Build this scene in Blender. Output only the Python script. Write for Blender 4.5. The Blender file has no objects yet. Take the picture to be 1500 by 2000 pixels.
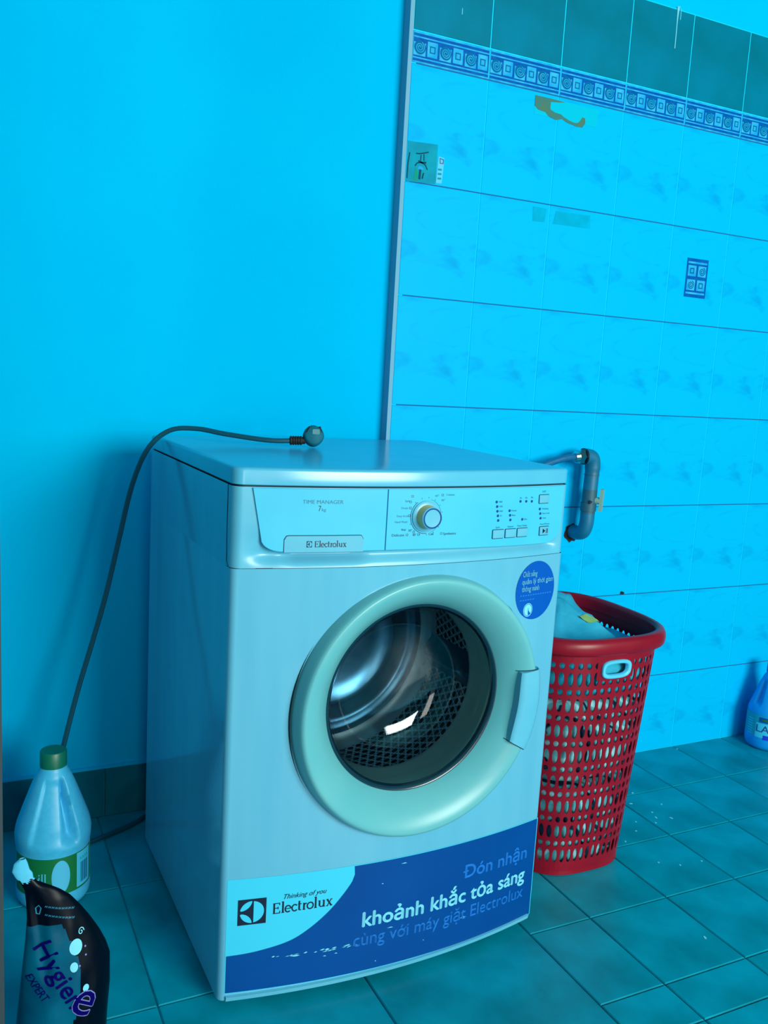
import bpy, math, random
from mathutils import Vector, Matrix, noise
random.seed(7)
sc = bpy.context.scene
C = sc.collection
PI = math.pi

# ------------------------------------------------------------------ camera, light, exposure
CAM_H = 1.0505
YAW, PITCH, ROLL = 0.4601, -0.1539, 0.0579
F = Vector((math.sin(YAW)*math.cos(PITCH), math.cos(YAW)*math.cos(PITCH), math.sin(PITCH)))
R0 = Vector((math.cos(YAW), -math.sin(YAW), 0)); U0 = R0.cross(F)
RV = math.cos(ROLL)*R0 + math.sin(ROLL)*U0
UV = math.cos(ROLL)*U0 - math.sin(ROLL)*R0
cam = bpy.data.cameras.new('camera'); cam_o = bpy.data.objects.new('camera', cam); C.objects.link(cam_o)
cam.sensor_fit = 'VERTICAL'; cam.sensor_height = 36.0; cam.lens = 1730.0/2000*36; cam.clip_start = 0.02
cam_o.matrix_world = Matrix(((RV.x, UV.x, -F.x, 0), (RV.y, UV.y, -F.y, 0), (RV.z, UV.z, -F.z, CAM_H), (0, 0, 0, 1)))
sc.camera = cam_o

w = bpy.data.worlds.new('world'); sc.world = w; w.use_nodes = True
w.node_tree.nodes['Background'].inputs[0].default_value = (0.55, 0.8, 1.0, 1)
w.node_tree.nodes['Background'].inputs[1].default_value = 0.6

def area(name, loc, target, sx, sy, power, col):
    l = bpy.data.lights.new(name, 'AREA'); l.shape = 'RECTANGLE'; l.size = sx; l.size_y = sy
    l.energy = power; l.color = col
    o = bpy.data.objects.new(name, l); C.objects.link(o); o.location = loc
    o.rotation_euler = (Vector(target)-Vector(loc)).to_track_quat('-Z', 'Y').to_euler()
    return o
# daylight through the window in the right wall, and a weaker warm light through the door behind the camera
area('window_daylight', (1.85, -3.05, 1.75), (0.7, 1.7, 0.8), 2.0, 1.6, 300, (0.92, 1.0, 0.89))
area('door_light', (-0.25, -3.05, 1.25), (0.5, 1.6, 0.6), 0.8, 1.9, 30, (1.0, 0.84, 0.68))

vs = sc.view_settings
sc.display_settings.display_device = 'sRGB'
vs.view_transform = 'Standard'; vs.look = 'None'; vs.gamma = 1.0; vs.use_curve_mapping = False
vs.exposure = -0.35
try:
    sc.cycles.max_bounces = 12; sc.cycles.transparent_max_bounces = 16; sc.cycles.sample_clamp_indirect = 6
except Exception:
    pass

# ------------------------------------------------------------------ helpers
def lin(r, g, b):
    f = lambda c: (c/255/12.92) if c/255 <= 0.04045 else ((c/255+0.055)/1.055)**2.4
    return (f(r), f(g), f(b), 1.0)

def material(name, col, rough=0.5, metal=0.0, spec=0.5, noise_col=None, nscale=8.0, bump=0.0, bscale=60.0, coat=0.0, detail=4.0, lo=0.4, hi=0.65, dist=0.0, nstretch=None):
    m = bpy.data.materials.new(name); m.use_nodes = True
    nt = m.node_tree; b = nt.nodes['Principled BSDF']
    b.inputs['Base Color'].default_value = col; b.inputs['Roughness'].default_value = rough
    b.inputs['Metallic'].default_value = metal; b.inputs['Specular IOR Level'].default_value = spec
    b.inputs['Coat Weight'].default_value = coat; b.inputs['Coat Roughness'].default_value = 0.08
    tc = nt.nodes.new('ShaderNodeTexCoord')
    src = tc.outputs['Object']
    if nstretch:
        mp = nt.nodes.new('ShaderNodeMapping'); mp.inputs['Scale'].default_value = nstretch
        nt.links.new(src, mp.inputs[0]); src = mp.outputs[0]
    if noise_col:
        n = nt.nodes.new('ShaderNodeTexNoise'); n.inputs['Scale'].default_value = nscale; n.inputs['Detail'].default_value = detail
        n.inputs['Distortion'].default_value = dist
        r = nt.nodes.new('ShaderNodeValToRGB'); r.color_ramp.elements[0].position = lo; r.color_ramp.elements[1].position = hi
        r.color_ramp.elements[0].color = col; r.color_ramp.elements[1].color = noise_col
        nt.links.new(src, n.inputs['Vector']); nt.links.new(n.outputs['Fac'], r.inputs[0]); nt.links.new(r.outputs[0], b.inputs['Base Color'])
    if bump:
        n2 = nt.nodes.new('ShaderNodeTexNoise'); n2.inputs['Scale'].default_value = bscale; n2.inputs['Detail'].default_value = 3
        bp = nt.nodes.new('ShaderNodeBump'); bp.inputs['Strength'].default_value = bump; bp.inputs['Distance'].default_value = 0.004
        nt.links.new(src, n2.inputs['Vector']); nt.links.new(n2.outputs['Fac'], bp.inputs['Height']); nt.links.new(bp.outputs[0], b.inputs['Normal'])
    return m

class MB:
    def __init__(s): s.v = []; s.f = []; s.m = []
    def add(s, verts, faces, mi=0):
        o = len(s.v); s.v += [tuple(v) for v in verts]; s.f += [tuple(i+o for i in f) for f in faces]; s.m += [mi]*len(faces); return s
    def box(s, x0, x1, y0, y1, z0, z1, mi=0):
        v = [(x0,y0,z0),(x1,y0,z0),(x1,y1,z0),(x0,y1,z0),(x0,y0,z1),(x1,y0,z1),(x1,y1,z1),(x0,y1,z1)]
        return s.add(v, [(0,3,2,1),(4,5,6,7),(0,1,5,4),(1,2,6,5),(2,3,7,6),(3,0,4,7)], mi)
    def rings(s, rings, closed=True, cap0=False, cap1=False, mi=0):
        n = len(rings[0]); vs_ = [p for r in rings for p in r]; fs = []
        for i in range(len(rings)-1):
            for j in range(n if closed else n-1):
                k = (j+1) % n
                fs.append((i*n+j, i*n+k, (i+1)*n+k, (i+1)*n+j))
        if cap0: fs.append(tuple(reversed(range(n))))
        if cap1: fs.append(tuple((len(rings)-1)*n+j for j in range(n)))
        return s.add(vs_, fs, mi)
    def tube(s, pts, rad, n=10, mi=0, caps=True):
        pts = [Vector(p) for p in pts]; rings = []; up = None
        for i, p in enumerate(pts):
            a = pts[max(i-1, 0)]; b = pts[min(i+1, len(pts)-1)]; t = (b-a).normalized()
            if up is None: up = Vector((0,0,1)) if abs(t.z) < 0.9 else Vector((1,0,0))
            x = t.cross(up).normalized(); y = x.cross(t).normalized(); up = y
            r = rad[i] if isinstance(rad, (list, tuple)) else rad
            rings.append([p + x*math.cos(2*PI*k/n)*r + y*math.sin(2*PI*k/n)*r for k in range(n)])
        return s.rings(rings, True, caps, caps, mi)
    def lathe(s, prof, n=48, mi=0, cx=0, cy=0, cap0=False, cap1=False):
        return s.rings([[(cx+r*math.cos(2*PI*k/n), cy+r*math.sin(2*PI*k/n), z) for k in range(n)] for r, z in prof], True, cap0, cap1, mi)
    def poly(s, pts, mi=0): return s.add(pts, [tuple(range(len(pts)))], mi)
    def prism(s, pts2, fn, d, mi=0):
        # pts2 polygon -> fn(u,v,depth) ; slab of thickness d
        n = len(pts2); a = [fn(u, v, 0) for u, v in pts2]; b = [fn(u, v, d) for u, v in pts2]
        return s.add(a+b, [tuple(range(n)), tuple(reversed(range(n, 2*n)))] + [(i, n+i, n+(i+1) % n, (i+1) % n) for i in range(n)], mi)
    def mesh(s, name, mats, smooth=30):
        me = bpy.data.meshes.new(name); me.from_pydata(s.v, [], s.f)
        if not isinstance(mats, (list, tuple)): mats = [mats]
        for m in mats: me.materials.append(m)
        me.polygons.foreach_set('material_index', s.m); 
        if smooth:
            me.polygons.foreach_set('use_smooth', [True]*len(s.f)); me.set_sharp_from_angle(angle=math.radians(smooth))
        me.update(); return me
    def build(s, name, mats, parent=None, smooth=30, fix=False):
        me = s.mesh(name, mats, smooth)
        if fix:
            import bmesh
            bm = bmesh.new(); bm.from_mesh(me); bmesh.ops.remove_doubles(bm, verts=bm.verts, dist=1e-5); bmesh.ops.recalc_face_normals(bm, faces=bm.faces); bm.to_mesh(me); bm.free()
            if smooth: me.set_sharp_from_angle(angle=math.radians(smooth))
        return link(name, me, parent)

def link(name, me, parent=None):
    o = bpy.data.objects.new(name, me); C.objects.link(o); o.parent = parent; return o
def empty(name, loc, rz=0):
    o = bpy.data.objects.new(name, None); C.objects.link(o); o.location = loc; o.rotation_euler = (0, 0, rz); o.empty_display_size = 0.05; return o
def tag(o, label, cat, group=None):
    o['label'] = label; o['category'] = cat
    if group: o['group'] = group
    return o
def struct(o): o['kind'] = 'structure'; return o
def part_label(o, l): o['label'] = l; return o
def sst(a, b, x):
    t = min(1, max(0, (x-a)/(b-a))) if a != b else float(x >= a); return t*t*(3-2*t)
def arc(cx, cy, r, a0, a1, n): return [(cx+r*math.cos(a0+(a1-a0)*i/n), cy+r*math.sin(a0+(a1-a0)*i/n)) for i in range(n+1)]
def rrect(x0, x1, z0, z1, r, n=5, corners=(1,1,1,1)):
    p = []
    for (cx, cz, a, on) in ((x1, z0, -PI/2, corners[0]), (x1, z1, 0, corners[1]), (x0, z1, PI/2, corners[2]), (x0, z0, PI, corners[3])):
        if not on: p.append((cx, cz)); continue
        sx = -1 if cx == x1 else 1; sz = 1 if cz == z0 else -1
        p += arc(cx+sx*r, cz+sz*r, r, a, a+PI/2, n)
    return p
def spline(pts, n=8):
    pts = [Vector(p) for p in pts]; out = []
    for i in range(len(pts)-1):
        p0 = pts[max(i-1, 0)]; p1 = pts[i]; p2 = pts[i+1]; p3 = pts[min(i+2, len(pts)-1)]
        for k in range(n):
            t = k/n
            out.append(0.5*((2*p1)+(p2-p0)*t+(2*p0-5*p1+4*p2-p3)*t*t+(3*p1-p0-3*p2+p3)*t**3))
    out.append(pts[-1]); return out
_tc = {}
def raw_text(s):
    c = bpy.data.curves.new('t', 'FONT'); c.body = s; c.resolution_u = 2
    o = bpy.data.objects.new('t', c); C.objects.link(o)
    dg = bpy.context.evaluated_depsgraph_get(); m = bpy.data.meshes.new_from_object(o.evaluated_get(dg))
    xs = [p.co.x for p in m.vertices]; r = (min(xs), max(xs))
    bpy.data.objects.remove(o); bpy.data.curves.remove(c); bpy.data.meshes.remove(m); return r
def text2d(s, bold=0.0, shear=0.0):
    key = (s, bold, shear)
    if key in _tc: return _tc[key]
    # horned vowels the built-in font cannot fill : plain vowel plus a drawn horn
    plain = s.replace('ớ', 'ó').replace('ờ', 'ò'); horns = []
    for i_, ch in enumerate(s):
        if ch in 'ớờ': horns.append(raw_text(plain[:i_]+'o')[1])
    s = plain
    c = bpy.data.curves.new('t', 'FONT'); c.body = s; c.resolution_u = 3; c.offset = bold; c.shear = shear
    o = bpy.data.objects.new('t', c); C.objects.link(o)
    dg = bpy.context.evaluated_depsgraph_get(); m = bpy.data.meshes.new_from_object(o.evaluated_get(dg))
    v = [(p.co.x, p.co.y) for p in m.vertices]; f = [tuple(p.vertices) for p in m.polygons]
    bpy.data.objects.remove(o); bpy.data.curves.remove(c); bpy.data.meshes.remove(m)
    x0 = min(p[0] for p in v); x1 = max(p[0] for p in v)
    for xr in horns:
        hp = [(xr-0.10, 0.425), (xr-0.02, 0.455), (xr+0.035, 0.53)]; hq = [(xr-0.055, 0.375), (xr+0.03, 0.43), (xr+0.085, 0.53)]
        k_ = len(v); v = v+hp+hq; f = f+[(k_, k_+3, k_+4, k_+1), (k_+1, k_+4, k_+5, k_+2)]
    v = [((x-x0)/(x1-x0), y/0.7) for x, y in v]      # width 1, capital height about 1
    _tc[key] = (v, f); return v, f
def put_text(mb, s, x0, x1, zb, zc, fn, mi=0, bold=0.0, rise=0.0, shear=0.0):
    """text from x0 to x1, baseline zb, capital height zc, fn(x,z)->point"""
    v, f = text2d(s, 0.0, shear)
    for sx, sz in (((0, 0),) if bold <= 0 else [(bold*a, bold*b*0.8) for a, b in ((-1, 0), (1, 0), (0, 1), (0, -1), (0, 0))]):
        mb.add([fn(x0+sx+(x1-x0)*x, zb+sz+zc*y+rise*x) for x, y in v], f, mi)
def stroke(mb, pts, wd, fn, mi=0, closed=False):
    """flat ribbon of width wd along a 2-D polyline"""
    P = [Vector(p) for p in pts]; n = len(P); L = []; Rr = []
    for i in range(n):
        a = P[(i-1) % n] if (closed or i) else P[0]; b = P[(i+1) % n] if (closed or i < n-1) else P[-1]
        t = (b-a).normalized(); nn = Vector((-t.y, t.x))*wd/2
        L.append(fn(*(P[i]+nn))); Rr.append(fn(*(P[i]-nn)))
    m = n if closed else n-1
    mb.add(L+Rr, [(i, n+i, n+(i+1) % n, (i+1) % n) for i in range(m)], mi)

# ------------------------------------------------------------------ materials
PAINT = material('paint_wall', lin(0, 186, 242), 0.6, spec=0.0, noise_col=lin(0, 190, 243), nscale=3, bump=0.05, bscale=120)
def tile_mat(name, base, vein):
    m = bpy.data.materials.new(name); m.use_nodes = True; nt = m.node_tree; b = nt.nodes['Principled BSDF']
    b.inputs['Roughness'].default_value = 0.4; b.inputs['Specular IOR Level'].default_value = 0.03
    tc = nt.nodes.new('ShaderNodeTexCoord'); mp = nt.nodes.new('ShaderNodeMapping')
    mp.inputs['Rotation'].default_value = (0, math.radians(28), 0); mp.inputs['Scale'].default_value = (5.5, 1, 15)
    n1 = nt.nodes.new('ShaderNodeTexNoise'); n1.inputs['Scale'].default_value = 1.45; n1.inputs['Detail'].default_value = 5; n1.inputs['Distortion'].default_value = 1.3
    r1 = nt.nodes.new('ShaderNodeValToRGB'); e = r1.color_ramp.elements
    e[0].position = 0.52; e[0].color = base; e[1].position = 0.76; e[1].color = vein
    nt.links.new(tc.outputs['Object'], mp.inputs[0]); nt.links.new(mp.outputs[0], n1.inputs['Vector'])
    nt.links.new(n1.outputs['Fac'], r1.inputs[0]); nt.links.new(r1.outputs[0], b.inputs['Base Color'])
    return m
TILE = tile_mat('marbled_wall_tile', lin(0, 184, 242), lin(0, 158, 222))
DTILE = material('dark_wall_tile', lin(0, 112, 136), 0.45, noise_col=lin(0, 126, 160), nscale=7, spec=0.05, lo=0.35, hi=0.7)
GROUT = material('light_grout', lin(10, 212, 250), 0.8, spec=0.1)
JOINTD = material('dark_joint', lin(2, 95, 150), 0.9)  # dark strips laid in the horizontal joints only
BORD = material('border_tile_light', lin(24, 160, 226), 0.45, spec=0.05, noise_col=lin(60, 185, 230), nscale=40)
BORDD = material('border_tile_dark_blue', lin(0, 84, 172), 0.45, spec=0.05, noise_col=lin(3, 100, 178), nscale=60)
BORDM = material('border_tile_mid_blue', lin(0, 104, 158), 0.45, spec=0.05)
STRIPG = material('raw_tile_edge', lin(122, 172, 200), 0.8, spec=0.1, noise_col=lin(112, 174, 202), nscale=14)
FT = material('floor_tile', lin(0, 156, 182), 0.34, spec=0.2, noise_col=lin(0, 120, 138), nscale=7, lo=0.38, hi=0.72, bump=0.05, bscale=25, detail=6)
FGROUT = material('floor_grout', lin(0, 150, 172), 0.8, noise_col=lin(0, 98, 116), nscale=5)
BASEB = material('baseboard_tile', lin(0, 116, 136), 0.4, spec=0.08, noise_col=lin(0, 98, 118), nscale=9)
WPLASTIC = material('machine_white_plastic', lin(98, 184, 214), 0.3, spec=0.45, noise_col=lin(90, 178, 211), nscale=9)
LIDP = material('lid_plastic', lin(84, 180, 214), 0.2, spec=0.5, noise_col=lin(78, 176, 213), nscale=9)
FASCIA = material('machine_fascia_plastic', lin(76, 194, 230), 0.36, spec=0.3, noise_col=lin(66, 188, 228), nscale=7)
ENAMEL = material('machine_enamel', lin(100, 180, 211), 0.1, spec=0.5, noise_col=lin(93, 173, 207), nscale=5, nstretch=(6, 6, 0.6), lo=0.3, hi=0.75)
RINGP = material('door_ring_plastic', lin(106, 182, 190), 0.3, spec=0.35, noise_col=lin(96, 176, 188), nscale=6)
KNOBWARM = material('warm_lit_knob_plastic', lin(238, 190, 124), 0.5)  # beige of warm light on the knob side, put into its colour
INK = material('dark_print_ink', lin(4, 30, 62), 0.5)
INKM = material('faded_print_ink', lin(20, 120, 150), 0.5)
BLACK = material('black_rubber', lin(8, 14, 18), 0.7)
SEAM = material('dark_seam', lin(3, 50, 72), 0.8)
BEZEL = material('dark_glass_bezel', lin(12, 48, 66), 0.2, spec=0.6)
GASKET = material('grey_rubber_gasket', lin(222, 216, 206), 0.4)
DRUM = material('drum_steel', lin(205, 234, 242), 0.38, metal=0.4)
DRUMB = material('drum_back_steel', lin(90, 146, 178), 0.28, metal=0.85, noise_col=lin(76, 128, 160), nscale=20)
TUB = material('tub_dark_plastic', lin(4, 16, 26), 0.7)
STBLUE = material('sticker_blue', lin(0, 72, 148), 0.4, spec=0.2, noise_col=lin(0, 66, 140), nscale=4)
STRBLUE = material('round_sticker_blue', lin(0, 84, 182), 0.4, spec=0.2)
STWHITE = material('sticker_pale', lin(60, 200, 238), 0.35)
STTXT = material('sticker_light_text', lin(120, 214, 240), 0.4)
STTXT2 = material('sticker_mid_text', lin(26, 116, 212), 0.4)
NAVY = material('navy_print', lin(8, 22, 52), 0.4)
CORD = material('cord_rubber', lin(14, 78, 98), 0.5, spec=0.25)
PLUG = material('plug_rubber', lin(6, 96, 118), 0.6, spec=0.2, noise_col=lin(6, 104, 126), nscale=60)
PLUGG = material('plug_pale_face', lin(60, 128, 140), 0.5)
RED = material('basket_red_plastic', lin(142, 9, 36), 0.34, spec=0.3, noise_col=lin(132, 7, 33), nscale=12)
HANDLE = material('basket_handle_insert', lin(90, 205, 245), 0.4)
PIPE = material('pvc_pipe', lin(14, 112, 150), 0.45, noise_col=lin(20, 104, 136), nscale=20)
PIPEG = material('pvc_valve_body', lin(40, 92, 112), 0.5)
LEVER = material('valve_lever_beige', lin(130, 172, 160), 0.5)
CHROME = material('chrome_nut', lin(190, 205, 210), 0.15, metal=1.0)
HOSE = material('hose_blue_grey', lin(16, 100, 150), 0.4)
JUG = material('jug_plastic', lin(66, 184, 228), 0.42, noise_col=lin(58, 178, 226), nscale=120, detail=2)
CAPG = material('green_cap', lin(4, 106, 84), 0.4)
LBLG = material('label_green', lin(6, 112, 58), 0.45)
LBLW = material('label_white', lin(80, 190, 230), 0.45)
LBLB = material('label_blue', lin(8, 70, 135), 0.45)
BJUG = material('blue_bottle_plastic', lin(6, 150, 235), 0.35)
BCAP = material('blue_bottle_cap', lin(6, 70, 190), 0.35)
BLBL = material('blue_bottle_label', lin(20, 160, 185), 0.45)
PURP = material('label_violet', lin(20, 60, 215), 0.45)
POUCH = material('pouch_dark_film', lin(1, 9, 24), 0.3, spec=0.12)
POUCHT = material('pouch_teal_print', lin(0, 92, 122), 0.3, spec=0.12, noise_col=lin(0, 66, 98), nscale=14)
POUCHL = material('pouch_pale_print', lin(40, 140, 178), 0.3)
POUCHI = material('pouch_indigo_print', lin(10, 4, 92), 0.4, spec=0.03)
POUCHO = material('pouch_outline_print', lin(120, 130, 200), 0.3)
POUCHR = material('pouch_red_print', lin(170, 30, 30), 0.3)
SPOUT = material('pouch_torn_white', lin(80, 190, 230), 0.5)
CARD = material('wall_card', lin(4, 140, 170), 0.4, spec=0.04, noise_col=lin(4, 160, 185), nscale=18)
CARDD = material('wall_card_print', lin(3, 74, 96), 0.45, spec=0.04)
CARDGR = material('wall_card_green', lin(6, 150, 120), 0.45, spec=0.04)
TAPE = material('faint_tape', lin(4, 190, 222), 0.3, spec=0.04)
TAPE2 = material('faint_green_tape', lin(0, 164, 204), 0.3, spec=0.04, noise_col=lin(0, 176, 222), nscale=30)
GLUE = material('brown_glue_residue', lin(64, 124, 122), 0.7, spec=0.04, noise_col=lin(84, 122, 100), nscale=40)
POST = material('dark_door_frame', lin(45, 58, 66), 0.6)
FLECK = material('pale_paint', lin(120, 215, 235), 0.7)

GLASS = bpy.data.materials.new('door_glass'); GLASS.use_nodes = True
_n = GLASS.node_tree; _n.nodes.remove(_n.nodes['Principled BSDF'])
_t = _n.nodes.new('ShaderNodeBsdfTransparent'); _t.inputs[0].default_value = (0.92, 0.97, 0.99, 1)
_g = _n.nodes.new('ShaderNodeBsdfGlossy'); _g.inputs['Roughness'].default_value = 0.04; _g.inputs[0].default_value = (0.6, 0.66, 0.70, 1)
_f = _n.nodes.new('ShaderNodeFresnel'); _f.inputs[0].default_value = 1.55
_m = _n.nodes.new('ShaderNodeMixShader')
_n.links.new(_f.outputs[0], _m.inputs[0]); _n.links.new(_t.outputs[0], _m.inputs[1]); _n.links.new(_g.outputs[0], _m.inputs[2])
_n.links.new(_m.outputs[0], _n.nodes['Material Output'].inputs[0])

# ------------------------------------------------------------------ room shell
TY = 1.861                 # face of the tiled wall
PY = 2.0                   # face of the plain wall
X0 = 0.9258                # left edge of the first tile column
ZB = 0.9823                # a horizontal tile joint
XR = 3.4; XL = -1.6; YF = -3.2; ZC = 3.0

struct(MB().box(XL, XR, YF, 2.2, -0.12, -0.004).build('floor', FGROUT))
floor = bpy.data.objects['floor']
FARW = material('far_wall_paint', lin(30, 110, 118), 0.8)
struct(MB().box(XL, XR, YF, 2.3, ZC, ZC+0.1).build('ceiling', material('ceiling_paint', lin(90, 165, 175), 0.8)))
struct(MB().box(XL-0.12, XL, YF, 2.3, -0.1, ZC).build('wall_left', FARW))
struct(MB().box(XR, XR+0.12, YF, 2.3, -0.1, ZC).build('wall_right', FARW))
# the front wall, behind the camera, has the doorway and the window the light comes through
struct(MB().box(XL, -0.7, YF-0.12, YF, -0.1, ZC).box(0.2, 0.8, YF-0.12, YF, -0.1, ZC).box(-0.7, 0.2, YF-0.12, YF, 2.3, ZC)
       .box(2.9, XR, YF-0.12, YF, -0.1, ZC).box(0.8, 2.9, YF-0.12, YF, -0.1, 0.9).box(0.8, 2.9, YF-0.12, YF, 2.6, ZC).build('wall_front', FARW))
struct(MB().box(0.8, 0.85, YF-0.10, YF-0.05, 0.9, 2.6).box(2.85, 2.9, YF-0.10, YF-0.05, 0.9, 2.6).box(0.85, 2.85, YF-0.10, YF-0.05, 0.9, 0.95).box(0.85, 2.85, YF-0.10, YF-0.05, 2.55, 2.6).build('window_1', POST))

# plain painted wall, easing forward to meet the tiles
def wall_y(x): return PY-(PY-TY-0.031)*sst(0.44, 1.02, x)/sst(0.44, 1.02, 0.921)
wpl = MB(); xw = [XL]+[0.40+0.526*k/24 for k in range(25)]
wpl.rings([[(x, wall_y(x), z) for x in xw]+[(0.926, PY+0.2, z), (XL, PY+0.2, z)] for z in (-0.1, ZC)], True, True, True)
wb = struct(wpl.build('wall_back_plain', PAINT))
# tiled wall : backing (grout), paint above the tiles
wt = struct(MB().box(0.9235, XR, TY+0.0012, PY+0.2, -0.1, 2.002, 0).box(0.9235, XR, TY+0.001, PY+0.2, 2.002, ZC, 1).build('wall_back_tiled', [GROUT, PAINT], smooth=0))
struct(MB().box(0.9165, 0.9262, TY+0.0005, TY+0.032, 0.0, ZC).build('trim_1', STRIPG))
def tile_mesh(name, wd, ht, mat, ch=0.0009, th=0.007):
    a, b = wd/2, ht/2
    v = [(-a,th,-b),(a,th,-b),(a,th,b),(-a,th,b),(-a,ch,-b),(a,ch,-b),(a,ch,b),(-a,ch,b),(-a+ch,0,-b+ch),(a-ch,0,-b+ch),(a-ch,0,b-ch),(-a+ch,0,b-ch)]
    f = [(8,9,10,11),(4,5,9,8),(5,6,10,9),(6,7,11,10),(7,4,8,11),(0,1,5,4),(1,2,6,5),(2,3,7,6),(3,0,4,7)]
    return MB().add(v, f).mesh(name, mat, 20)
G = 0.0018
NC = 9
m_full = tile_mesh('wall_tile', 0.2-G, 0.25-G, TILE)
zlow = ZB-0.75
m_low = tile_mesh('wall_tile', 0.2-G, zlow-G, TILE)
m_dark = tile_mesh('dark_tile', 0.2-G*1.5, 0.2-G, DTILE)
m_bord = tile_mesh('border_tile', 0.2-G, 0.067-G, BORD)
# printed relief of the border tile : bands, curls and nested squares
bp = MB()
bf = lambda x, z: (x, -0.0004, z)
def flat_rect(mb, x0, x1, z0, z1, fn, mi): mb.add([fn(x0, z0), fn(x1, z0), fn(x1, z1), fn(x0, z1)], [(0, 1, 2, 3)], mi)
HB = 0.0305
bf2 = lambda x, z: (x, -0.0006, z)
bf3 = lambda x, z: (x, -0.0008, z)
bf4 = lambda x, z: (x, -0.0010, z)
def spiral(mb, cx, cz, r, fn, mi, turns=2.2, wd=0.0022):
    stroke(mb, [(cx+(r*(1-t/26*0.82))*math.cos(-turns*2*PI*t/26+1.2), cz+(r*(1-t/26*0.82))*math.sin(-turns*2*PI*t/26+1.2)) for t in range(27)], wd, fn, mi)
def disc(mb, cx, cz, r, fn, mi, n=18): mb.poly([fn(cx+r*math.cos(2*PI*k/n), cz+r*math.sin(2*PI*k/n)) for k in range(n)], mi)
flat_rect(bp, -0.0975, 0.0975, HB-0.0080, HB-0.0025, bf, 0)
flat_rect(bp, -0.0975, 0.0975, -HB+0.0015, -HB+0.0068, bf, 0)
flat_rect(bp, -0.0975, 0.0975, -HB+0.0100, HB-0.0112, bf, 0)
for k in range(3):
    cx = -0.0815+k*0.0655; cz = -0.0003
    flat_rect(bp, cx-0.0155, cx+0.0145, cz-0.0170, cz+0.0100, bf2, 2)
    disc(bp, cx, cz, 0.0145, bf3, 1)
    spiral(bp, cx, cz, 0.0118, bf4, 2, 2.2, 0.0017)
    q = cx+0.0318
    flat_rect(bp, q-0.0128, q+0.0128, cz-0.0160, cz+0.0160, bf2, 2)
    stroke(bp, [(q-0.0058, cz-0.0062), (q+0.0058, cz-0.0062), (q+0.0058, cz+0.0062), (q-0.0058, cz+0.0062)], 0.0036, bf3, 1, True)
m_bprint = bp.mesh('border_print', [BORDD, BORDM, BORD], 0)
for i in range(NC+3):
    xc = X0+0.1+0.2*i
    for r in range(6):
        o = link('wall_tile', m_full, wt); o.location = (xc, TY, ZB+0.75-0.125-0.25*r)
        if i == 4 and r == 1: motif_tile = o
    o = link('wall_tile', m_low, wt); o.location = (xc, TY, zlow/2)
    o = link('border_tile', m_bord, wt); o.location = (xc, TY, ZB+0.75+0.034)
    pr = link('border_print', m_bprint, o)
    o = link('dark_tile', m_dark, wt); o.location = (xc, TY, 1.9006)
# the one tile with a printed motif
mo = MB(); ox = 1.8244-(X0+0.9); oz = 1.3555-(ZB+0.375)
mf = lambda x, z: (x+ox, -0.0004, z+oz)
mf2 = lambda x, z: (x+ox, -0.0007, z+oz)
mf3 = lambda x, z: (x+ox, -0.0010, z+oz)
flat_rect(mo, -0.0385, 0.0385, -0.051, 0.051, mf, 0)
flat_rect(mo, -0.034, 0.034, 0.0375, 0.0425, mf2, 1); flat_rect(mo, -0.034, 0.034, -0.0425, -0.0375, mf2, 1)
for cx, cz, sq in ((-0.018, 0.0185, 1), (0.018, 0.0185, 0), (-0.018, -0.0185, 0), (0.018, -0.0185, 1)):
    flat_rect(mo, cx-0.0145, cx+0.0145, cz-0.014, cz+0.014, mf2, 1)
    if sq:
        stroke(mo, [(cx-.006, cz-.006), (cx+.006, cz-.006), (cx+.006, cz+.006), (cx-.006, cz+.006)], 0.0042, mf3, 2, True)
    else:
        spiral(mo, cx, cz, 0.0115, mf3, 2, 2.0, 0.0026)
part_label(mo.build('motif_print', [BORDD, BORD, BORDM], motif_tile, 0), 'dark blue printed motif of squares and curls')
# dark strips in the joints between the rows, paint run over the top row, a nail
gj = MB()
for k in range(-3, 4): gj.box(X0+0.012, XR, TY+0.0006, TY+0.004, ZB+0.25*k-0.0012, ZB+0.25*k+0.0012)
gj.build('joint_strip', JOINTD, wt, 0)
dp = MB()
pts = spline([(1.6660, TY-0.0006, 2.006), (1.6665, TY-0.0006, 1.985), (1.6670, TY-0.0008, 1.95), (1.6673, TY-0.0010, 1.908)], 5)
dp.tube(pts, [0.006 if i == 0 else max(0.0015, 0.0040-0.0022*i/7) for i in range(len(pts))], 6)
dp.tube([(1.6765, TY-0.0004, 2.004), (1.677, TY-0.0004, 1.99), (1.677, TY-0.0004, 1.978)], 0.0010, 5)
dp.tube([(0.9258+0.119, TY-0.0004, 1.868), (0.9258+0.1192, TY-0.0004, 1.855)], 0.0010, 5)
part_label(dp.build('paint_drip', FLECK, wt), 'thin run of wall paint over the dark tile')
MB().tube([(1.673, TY+0.004, 0.489), (1.673, TY-0.008, 0.4885)], [0.0032, 0.0042], 8).build('nail', BLACK, wt)

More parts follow.
